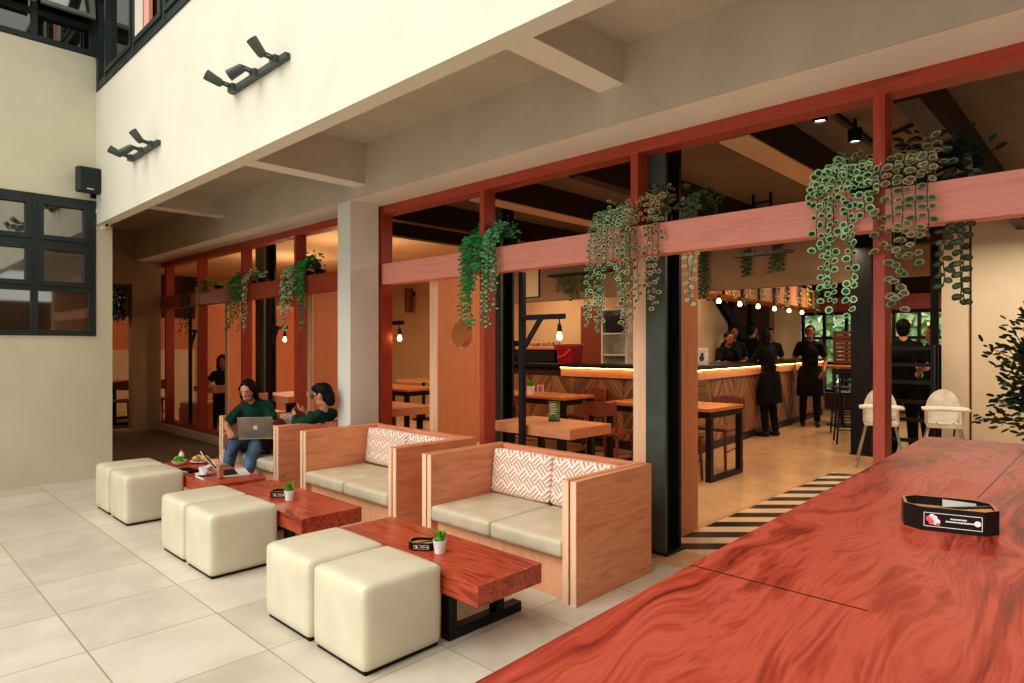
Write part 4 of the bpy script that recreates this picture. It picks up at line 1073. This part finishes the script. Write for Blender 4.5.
def stander(label, pos, yaw_dir, h=1.7, skin=m_skin, hair='short', top=m_blackc, bottom=m_blackc, apron=None, pose='down', sleeve=.6, voxel=.011, lean=0, look=None, group=None, step=0.0, slim=.94):
    x, y = pos; k = h/1.72; f = V((yaw_dir[0], yaw_dir[1], 0)).normalized(); lf = V((0, 0, 1)).cross(f)
    P0 = V((x, y, 0)); hip = P0+V((0, 0, .92*k)); ch = P0+f*lean+V((0, 0, 1.40*k)); hd = P0+f*(lean*1.35+.02)+V((0, 0, 1.60*k))
    L = lambda a, b_, c: P0+lf*a*k+f*b_*k+V((0, 0, c*k))
    arms = {'down': [(L(.24, -.02, 1.12), L(.25, .06, .88), (0, 0, -1), -lf, .3), (L(-.24, -.02, 1.12), L(-.25, .06, .88), (0, 0, -1), lf, .3)],
            'walk': [(L(.25, -.04, 1.12), L(.20, .16, .93), -lf*.5+V((0, 0, -.8)), -f, .4), (L(-.25, -.06, 1.13), L(-.25, -.04, .87), (0, 0, -1), lf, .3)],
            'bar': [(L(.24, .10+lean, 1.14), L(.14, .32, 1.19), f, V((0, 0, -1)), .25), (L(-.24, .10+lean, 1.14), L(-.14, .32, 1.19), f, V((0, 0, -1)), .25)],
            'fold': [(L(.25, .04, 1.12), L(.10, .24, 1.06), -lf+f*.4, -f, .4), (L(-.25, .04, 1.12), L(-.10, .24, 1.06), lf+f*.4, -f, .4)]}[pose]
    legs = [(L(.10, .04+step*.5, .50), L(.11, .0+step, .085), f), (L(-.10, .04-step*.5, .50), L(-.11, -.02-step, .085), f)]
    return person(label, (x, y, 0), hip, ch, f, hd, look or f, arms, legs, k, skin, hair, (top,), bottom, voxel, None, sleeve, m_blackm, None, group, apron, slim=slim)
stander('man in black shirt and apron standing at the bar, facing us', (-4.0, 11.62), (.42, -1), 1.74, m_skind, 'short', m_blackc, m_blackc, m_blackc, 'walk', .6, .010, 0, (.15, -1, -.05), step=.06)
stander('staff member in long black clothes seen from behind at the bar', (-3.97, 9.84), (-.9, .25), 1.66, m_skind, 'bob', m_blackc, m_blackc, m_blackc, 'bar', 1.85, .010, .08, slim=.86)
stander('young man behind the bar leaning toward the counter, face lit', (-5.0, 10.4), (.8, -.5), 1.62, m_skind, 'short', m_blackc, m_blackc, None, 'bar', .6, .011, .12)
stander('dark figure behind the bar, behind the young man leaning on it', (-5.12, 11.05), (.7, -.7), 1.74, m_skind, 'short', m_blackc, m_blackc, None, 'down', .6, .012)
stander('dark figure behind the bar, nearer the tan wall panel', (-5.0, 11.55), (.3, .9), 1.80, m_skind, 'short', m_blackc, m_blackc, None, 'down', .6, .012)
stander('dark figure behind the bar half hidden beside the tan wall panel', (-4.95, 12.25), (.6, -.8), 1.72, m_skind, 'short', m_blackc, m_blackc, None, 'down', .6, .012)
stander('man in black seen from behind past the high chairs, on the phone', (-2.03, 9.12), (-.3, 1), 1.72, m_skin, 'short', m_blackc, m_blackc, None, 'fold', .6, .010)
stander('person in dark clothes half hidden by the beige wall edge', (-1.9, 10.1), (-.5, -.8), 1.66, m_skin, 'short', m_navy, m_blackc, None, 'down', .6, .012)
person('dark-haired girl in a blue top at the booth table in the far left bay', (-10.65, 4.32, 0),
       (-10.76, 4.36, .52), (-10.70, 4.33, .94), (.8, -.5, 0), (-10.67, 4.30, 1.13), (.7, -.6, -.15),
       [((-10.43, 4.49, .80), (-10.30, 4.33, .80), (.7, -.6, 0), (0, 0, -1), .3), ((-10.75, 4.12, .80), (-10.60, 4.06, .80), (.8, -.3, 0), (0, 0, -1), .3)],
       [((-10.40, 4.35, .55), (-10.33, 4.33, .09), (1, 0, 0)), ((-10.44, 4.18, .55), (-10.38, 4.17, .09), (1, 0, 0))],
       .92, m_skind, 'long', (m_navy,), m_jeand, .010, None, .6, slim=.87)

# ------------------------------------------------------------------ high chairs, stools, rail
def high_chair(label, loc, rz):
    r = thing('high_chair', label, 'high chair', loc, rz, 'white high chairs')
    # shell: rounded back and seat, opening to +y
    b = MB(); n = 16; vs = []; fs = []
    for t in (0, .022):
        for i in range(n+1):
            a = pi*i/n; vs.append((.20*cos(a)*1.0, -.14-t, .66+.26*sin(a)))
        for i in range(n+1):
            u = i/n*2-1; vs.append((-u*.20, -.14-t+.02, .50))
    m = n+1
    for i in range(n):
        fs.append((i, i+1, m+i+1, m+i)); fs.append((2*m+i+1, 2*m+i, 3*m+i, 3*m+i+1)); fs.append((i+1, i, 2*m+i, 2*m+i+1))
    b.add(vs, fs); b.build('backrest', m_white, r, 0, True)
    MB().rbox((0, .02, .51), (.40, .34, .05), .02, 8).build('seat', m_white, r, 0, True, True)
    for s_ in (-1, 1): MB().rbox((s_*.195, .0, .60), (.03, .30, .17), .012, 6).build('side', m_white, r, 0, True, True)
    tr = MB().rbox((0, .24, .715), (.52, .30, .03), .014, 10).build('tray', m_white, r, 0, True, True)
    MB().rbox((0, .24, .733), (.44, .22, .01), .004, 6).build('tray_well', m_card, tr, 0, True, True)
    MB().tube([(-.10, .05, .54), (-.11, .08, .47), (-.10, .10, .40)], .012, 6).tube([(.08, .05, .54), (.10, .08, .47), (.14, .1, .42)], .012, 6).build('strap', m_blackm, r, 0, True)
    for sx in (-1, 1):
        for sy in (-1, 1): MB().tube([(sx*.17, .0+sy*.13, .49), (sx*.29, .02+sy*.28, 0)], .014, 8).build('leg', m_chrome, r, 0, True)
    return r
high_chair('white high chair in front of the beige wall, right of the two', (-1.515, 8.62, 0), pi+radians(14)).scale = (.86, .86, .97)
high_chair('white high chair partly hidden by the red post, left of the two', (-2.09, 8.36, 0), pi+radians(16)).scale = (.86, .86, .97)
rl = thing('bar_railing', 'black railing of horizontal bars behind the high chairs', 'railing', (-1.9, 8.93, 0))
for x in (-.36, .22): MB().box((x-.02, -.02, 0), (x+.02, .02, 1.4)).build('post', m_black, rl)
for z in (.25, .5, .72, .95, 1.16, 1.36): MB().box((-.339, -.015, z-.022), (.199, .015, z+.022)).build('bar', m_black, rl)
S('trim_19', [((-1.80, 9.42, 0), (-1.72, 9.5, 2.95))], m_blackm)
def stool(label, x, y, rz):
    r = thing('bar_stool', label, 'stool', (x, y, 0), rz, 'black bar stools')
    MB().box((-.19, -.19, .70), (.19, .19, .735)).build('seat', m_black, r, .01)
    for sx in (-1, 1):
        for sy in (-1, 1): MB().tube([(sx*.15, sy*.15, .70), (sx*.2, sy*.2, 0)], .014, 6).build('leg', m_black, r)
        MB().tube([(sx*.16, -.17, .72), (sx*.17, -.2, 1.02)], .012, 6).build('back_post', m_black, r)
    MB().box((-.18, -.21, .93), (.18, -.19, 1.02)).build('back_bar', m_black, r)
    for z in (.2, .42): 
        q = .2-.05*z/.7
        b = MB()
        for s_ in (-1, 1): b.bar((-q, s_*q, z), (q, s_*q, z), .016).bar((s_*q, -q, z), (s_*q, q, z), .016)
        b.build('foot_ring', m_black, r)
stool('black bar stool just left of the far dark column, nearest one', -2.88, 10.0, .4); stool('black bar stool left of the far dark column, middle one', -3.32, 11.2, .3); stool('black bar stool by the far window, farthest one', -3.75, 13.1, .2)
ht = thing('high_table', 'small high wooden table between the standing man and the far stools', 'table', (-3.62, 12.1, 0))
MB().box((-.32, -.32, 1.0), (.32, .32, 1.04)).build('tabletop', m_tabR, ht, .004)
MB().tube([(0, 0, .03), (0, 0, 1.0)], .03, 10).build('pedestal', m_black, ht); MB().lathe([(.25, 0), (.25, .02), (.04, .04)], 20).build('foot', m_black, ht)
r = thing('slatted_rack', 'brown slatted wooden rack behind the standing man', 'rack', (-4.2, 14.25, 0), radians(20))
for k in range(8): MB().box((-.24, -.02, 1.02+.085*k), (.24, .0, 1.09+.085*k)).build('slat', m_chair, r)
for x in (-.2, .2): MB().box((x-.025, .001, 0), (x+.025, .04, 1.7)).build('post', m_darkwood, r)

# ------------------------------------------------------------------ plants
def leaf(b, p, d, n, L, W, shade=True, cup=.15):
    d = V(d).normalized(); n = V(n); n = (n-d*n.dot(d)).normalized(); s_ = d.cross(n); c = p+d*L/2
    K = 8; o = []; i_ = []
    for q in range(K):
        a = 2*pi*q/K; u, v = cos(a)*L/2, sin(a)*W/2
        o.append(c+d*u+s_*v+n*cup*W*(sin(a)**2)); i_.append(c+d*u*.66+s_*v*.66+n*cup*W*.3*(sin(a)**2)+n*.0006)
    b.add(i_, [tuple(range(K))], 0); e = len(b.v)-K
    base = len(b.v); b.v += [tuple(x) for x in o]
    for q in range(K): b.f.append((e+q, e+(q+1) % K, base+(q+1) % K, base+q)); b.mi.append(1)

def vine(label, x, strands, mats, L=.04, W=.03, gap=.03, y=3.885, z=2.19, bushy=40, seed=1, front=-.265, pot=True, cat='hanging plant', top=.16, group=None, spread=.16):
    """strands: (dx, length below the pot rim, density)"""
    rd = random.Random(seed); r = thing('hanging_plant', label, cat, (x, y, z), 0, group)
    if pot: MB().lathe([(.05, 0), (.068, .09), (.062, .09), (.055, .07), (0, .065)], 18).build('pot', m_blackm, r, 0, True)
    lf = MB(); st = MB()
    for dx, ln, dens in strands:
        px = [V((dx*.25, 0, .08)), V((dx*.6, front*.35, top*rd.uniform(.7, 1.15))), V((dx*.9, front*.8, top*.75)), V((dx, front, .02))]
        N = max(3, int(ln/.08)); q = V((dx, front, .02))
        for i in range(N):
            q = q+V((rd.uniform(-.008, .008), rd.uniform(-.004, .004), -ln/N)); px.append(q.copy())
        st.tube(px, .0028, 5)
        # leaves along the whole path
        acc = 0; side = 1
        for i in range(len(px)-1):
            a, c = px[i], px[i+1]; Ls = (c-a).length; t = -acc
            d = (c-a).normalized()
            while t < Ls:
                if t >= 0:
                    p = a+d*t; sd = V((side, rd.uniform(-.9, .25), rd.uniform(-.7, .1)))
                    sc = rd.uniform(.75, 1.15)
                    leaf(lf, p, sd, V((rd.uniform(-.5, .5), -1, rd.uniform(-.1, .6))), L*sc, W*sc); side = -side
                t += gap*(.75 if i < 3 else 1.25)/dens*rd.uniform(.8, 1.2)
            acc = (t-Ls) if t > Ls else 0; acc = -acc
            acc = 0
    for i in range(bushy):
        a = rd.uniform(0, 2*pi); e = rd.uniform(.1, 1.2); rr = rd.uniform(.3, 1)
        p = V((spread*rr*cos(a)*cos(e)*1.1, -.08+.10*rr*sin(a)*cos(e), .09+top*rr*sin(e)))
        leaf(lf, p, V((cos(a), sin(a)-.4, rd.uniform(-.3, .6))), V((rd.uniform(-.4, .4), -1, .5)), L*rd.uniform(.8, 1.2), W*rd.uniform(.8, 1.2))
    lf.build('foliage', mats, r); st.build('vine_stem', m_stem, r, 0, True)
    return r
def rs(seed, n, w, lmin, lmax, dens=1.0):
    rd = random.Random(seed); return [(-w+2*w*(i+.5)/n+rd.uniform(-.015, .015), rd.uniform(lmin, lmax), dens) for i in range(n)]
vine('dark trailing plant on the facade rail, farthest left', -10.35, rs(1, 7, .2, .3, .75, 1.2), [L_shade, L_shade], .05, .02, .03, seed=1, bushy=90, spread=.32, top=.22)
vine('lime leafed little plant on the facade rail beside the far left vine', -9.75, rs(21, 3, .1, .02, .08), [L_yel, L_yel], .05, .03, .03, seed=21, bushy=50, spread=.2, top=.12)
vine('bright green trailing plant on the rail, second from the left', -8.60, rs(2, 6, .16, .3, .6, 1.5)+[(-.2, .62, 1.4), (.17, .62, 1.2)], [L_emer, L_emer], .05, .022, .026, seed=2, bushy=70, spread=.2)
vine('pale string of leaves on the rail behind the bright green plant', -8.30, [(-.05, .5, 1.3), (.02, .66, 1.3), (.08, .6, 1.2)], [L_mint, L_pale], .04, .03, .028, seed=22, bushy=20)
vine('green and white trailing plant on the rail left of the pillar', -7.10, rs(3, 5, .14, .25, .5, 1.4)+[(-.15, .62, 1.3), (-.08, .66, 1.3)], [L_grey, L_pale], .042, .03, .028, seed=3, bushy=40)
vine('bright green plant on the rail left of the pillar, right of the white one', -6.84, rs(4, 5, .12, .2, .42, 1.5)+[(.05, .62, 1.3), (.1, .66, 1.2)], [L_emer, L_emer], .05, .024, .026, seed=4, bushy=70, top=.22)
vine('bright emerald trailing plant on the rail above the round-holed panel', -3.93, rs(5, 7, .12, .15, .45, 1.6)+[(-.12, .62, 1.5), (-.07, .68, 1.5), (-.01, .7, 1.2)], [L_emer, L_emer], .05, .022, .024, seed=5, bushy=90, spread=.15)
vine('mint trailing plant on the rail right beside the emerald one', -3.73, rs(6, 4, .08, .15, .4, 1.5)+[(-.04, .62, 1.5), (.0, .66, 1.5), (.07, .55, 1.0)], [L_mint, L_emer], .046, .022, .024, seed=6, bushy=50, top=.2, spread=.14)
vine('green plant with white leaf rims on the rail, left of the steel column', -2.57, [(-.14, .68, 1.3), (-.10, .72, 1.4), (-.05, .66, 1.3), (.0, .3, 1.2), (.05, .35, 1.2), (.10, .55, 1.3), (.15, .62, 1.3), (.18, .2, 1.2)], [L_dark, L_pale], .034, .026, .026, seed=7, bushy=60, top=.18)
vine('olive and blush trailing plant on the rail in front of the steel column', -2.30, rs(8, 6, .15, .45, .72, 1.1)+[(-.12, .76, 1.1)], [L_oliv, L_blush], .043, .031, .036, seed=8, bushy=80, top=.24, spread=.19)
vine('dark green bush on the rail right of the steel column', -2.02, [(.0, .03, 1), (.05, .02, 1)], [L_dark, L_oliv], .04, .03, .03, seed=9, bushy=60, top=.2, y=3.96)
vine('round leaved plant with cream rims on the rail, left of the right red post', -1.06, [(-.17, .06, 1.3), (-.12, .10, 1.3), (-.10, .58, 1.25), (-.065, .66, 1.2), (-.005, .30, 1.1), (.015, .66, 1.15), (.08, .16, 1.2), (.12, .10, 1.2), (-.15, .34, .9)], [L_dark, L_pale], .043, .040, .036, seed=10, bushy=95, top=.19, spread=.17)
vine('large leaved trailing plant on the rail, right of the right red post', -.80, [(-.11, .34, 1.1), (-.06, .64, 1.15), (-.01, .66, 1.15), (.05, .46, 1.1), (.10, .30, 1.1)], [L_oliv, L_blush2], .052, .034, .040, seed=11, bushy=40, top=.2)
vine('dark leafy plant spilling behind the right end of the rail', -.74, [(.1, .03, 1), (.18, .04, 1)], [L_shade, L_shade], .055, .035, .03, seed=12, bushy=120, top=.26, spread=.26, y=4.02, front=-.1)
def drop(label, loc, L, n, mats, w=.05, lf=.045, seed=3, group=None, dens=1.2):
    rd = random.Random(seed)
    r = thing('hanging_vine', label, 'hanging plant', loc, 0, group); b = MB(); st = MB()
    for i in range(n):
        x = (i-(n-1)/2)*w/max(1, n-1)*2 if n > 1 else 0; l = L*rd.uniform(.75, 1); p = V((x, 0, 0)); pts = [p.copy()]
        for k in range(6): p = p+V((rd.uniform(-.01, .01), rd.uniform(-.01, .01), -l/6)); pts.append(p.copy())
        st.tube(pts, .003, 5); z = 0; s_ = 1
        while z < l:
            j = min(5, int(z/l*6)); q = pts[j].lerp(pts[j+1], z/l*6-j)
            leaf(b, q, V((s_, rd.uniform(-.8, .4), -.4)), V((rd.uniform(-.4, .4), -1, .2)), lf*rd.uniform(.8, 1.1), lf*.62); s_ = -s_; z += .032/dens
    b.build('foliage', mats, r); st.build('vine_stem', m_stem, r, 0, True)
    return r
drop('single dark vine hanging below the rail at the far right', (-.605, 3.72, 1.985), .40, 3, [L_oliv, L_shade], .04, .05, 31)
drop('pale thin vine hanging below the rail right of the steel column', (-2.0, 3.72, 1.985), .42, 2, [L_blush, L_pale], .02, .04, 32)
for k, (x, L_, zt) in enumerate(((-3.73, .62, 2.54), (-3.2, .36, 2.50), (-2.85, .34, 2.52))):
    drop('vine hanging on the bulkhead right of the steel column, %s of the three' % ('left', 'middle', 'right')[k], (x, 7.25, zt), L_, 3, [L_dark, L_oliv], .035, .05, 40+k)
S('trim_22', [((-3.9, 7.22, 2.545), (-2.7, 7.299, 2.57))], m_black)
for k in range(6):
    drop('vine hanging on the bulkhead above the counter, %s from the left' % ('first', 'second', 'third', 'fourth', 'fifth', 'sixth')[k], (-6.0+.13*k, 7.26, 2.40), .26+.05*(k % 3), 2, [L_dark, L_oliv], .03, .05, 50+k, 'vines on the bulkhead')
S('trim_20', [((-6.2, 7.22, 2.401), (-5.1, 7.299, 2.43))], m_black)
for k in range(9):
    x, y = on_bar(.45+.62*k, .14)
    drop('vine hanging under the bar shelf, number %s counting from the near end' % ('one', 'two', 'three', 'four', 'five', 'six', 'seven', 'eight', 'nine')[k], (x, y, 2.46), .36+.08*(k % 3), 4, [L_oliv, L_yel if k % 2 else L_dark], .10, .06, 60+k, 'vines over the bar', .8).rotation_euler = (0, 0, pi/2+tl)
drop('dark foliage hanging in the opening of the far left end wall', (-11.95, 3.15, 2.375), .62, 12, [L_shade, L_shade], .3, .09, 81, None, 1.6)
# potted tree on the right
a = (-.27, 5.22)
r = thing('potted_tree', 'small leafy indoor tree in front of the beige wall at the right edge', 'tree', (a[0], a[1], 0))
MB().lathe([(.13, 0), (.19, .38), (.175, .38), (.16, .33), (0, .32)], 24).build('pot', m_steel, r, 0, True)
tr = MB(); lf = MB(); rd = random.Random(17)
tr.tube([(0, 0, .3), (.01, 0, .6), (-.01, .01, .85)], [.022, .018, .014], 8)
for k in range(115):
    th = rd.uniform(0, 2*pi); el = rd.uniform(.15, 1.35); R_ = rd.uniform(.28, .52)
    p0 = V((-.01, .01, rd.uniform(.72, 1.0))); d = V((cos(th)*cos(el), sin(th)*cos(el), sin(el)))
    tip = p0+V((d.x*R_*.95, d.y*R_*.95, d.z*R_*1.55)); mid = p0.lerp(tip, .5)+V((rd.uniform(-.04, .04), rd.uniform(-.04, .04), .05))
    tr.tube([p0, mid, tip], [.008, .005, .0025], 5)
    for j in range(26):
        t = rd.uniform(.3, 1.05); q = mid.lerp(tip, t*2-1) if t > .5 else p0.lerp(mid, t*2)
        q = q+V((rd.uniform(-.05, .05), rd.uniform(-.05, .05), rd.uniform(-.05, .05)))
        leaf(lf, q, d+V((rd.uniform(-.8, .8), rd.uniform(-.8, .8), rd.uniform(-.9, .2))), V((rd.uniform(-.6, .6), -1, .6)), rd.uniform(.042, .062), rd.uniform(.016, .024))
tr.build('trunk', m_bark, r, 0, True); lf.build('foliage', [L_tree, L_tree], r)
# greenery outside the rear window
hb = MB(); rd = random.Random(9)
for k in range(3400):
    p = V((rd.uniform(-9.5, .5), rd.uniform(19.2, 20.2), rd.uniform(.0, 3.6)))
    if p.z > 2.6 and rd.random() < .4: continue
    leaf(hb, p, V((rd.uniform(-1, 1), rd.uniform(-.5, .5), rd.uniform(-1, .6))), V((rd.uniform(-.5, .5), -1, .4)), .30, .2)
hb = hb.build('garden_hedge', [L_hedge, L_hedge]); tag(hb, 'green hedge leaves outside the rear window', 'hedge', None, 'stuff')
S('floor_garden', [((-10, 15.2, -.1), (4, 22, 0))], m_concrete)
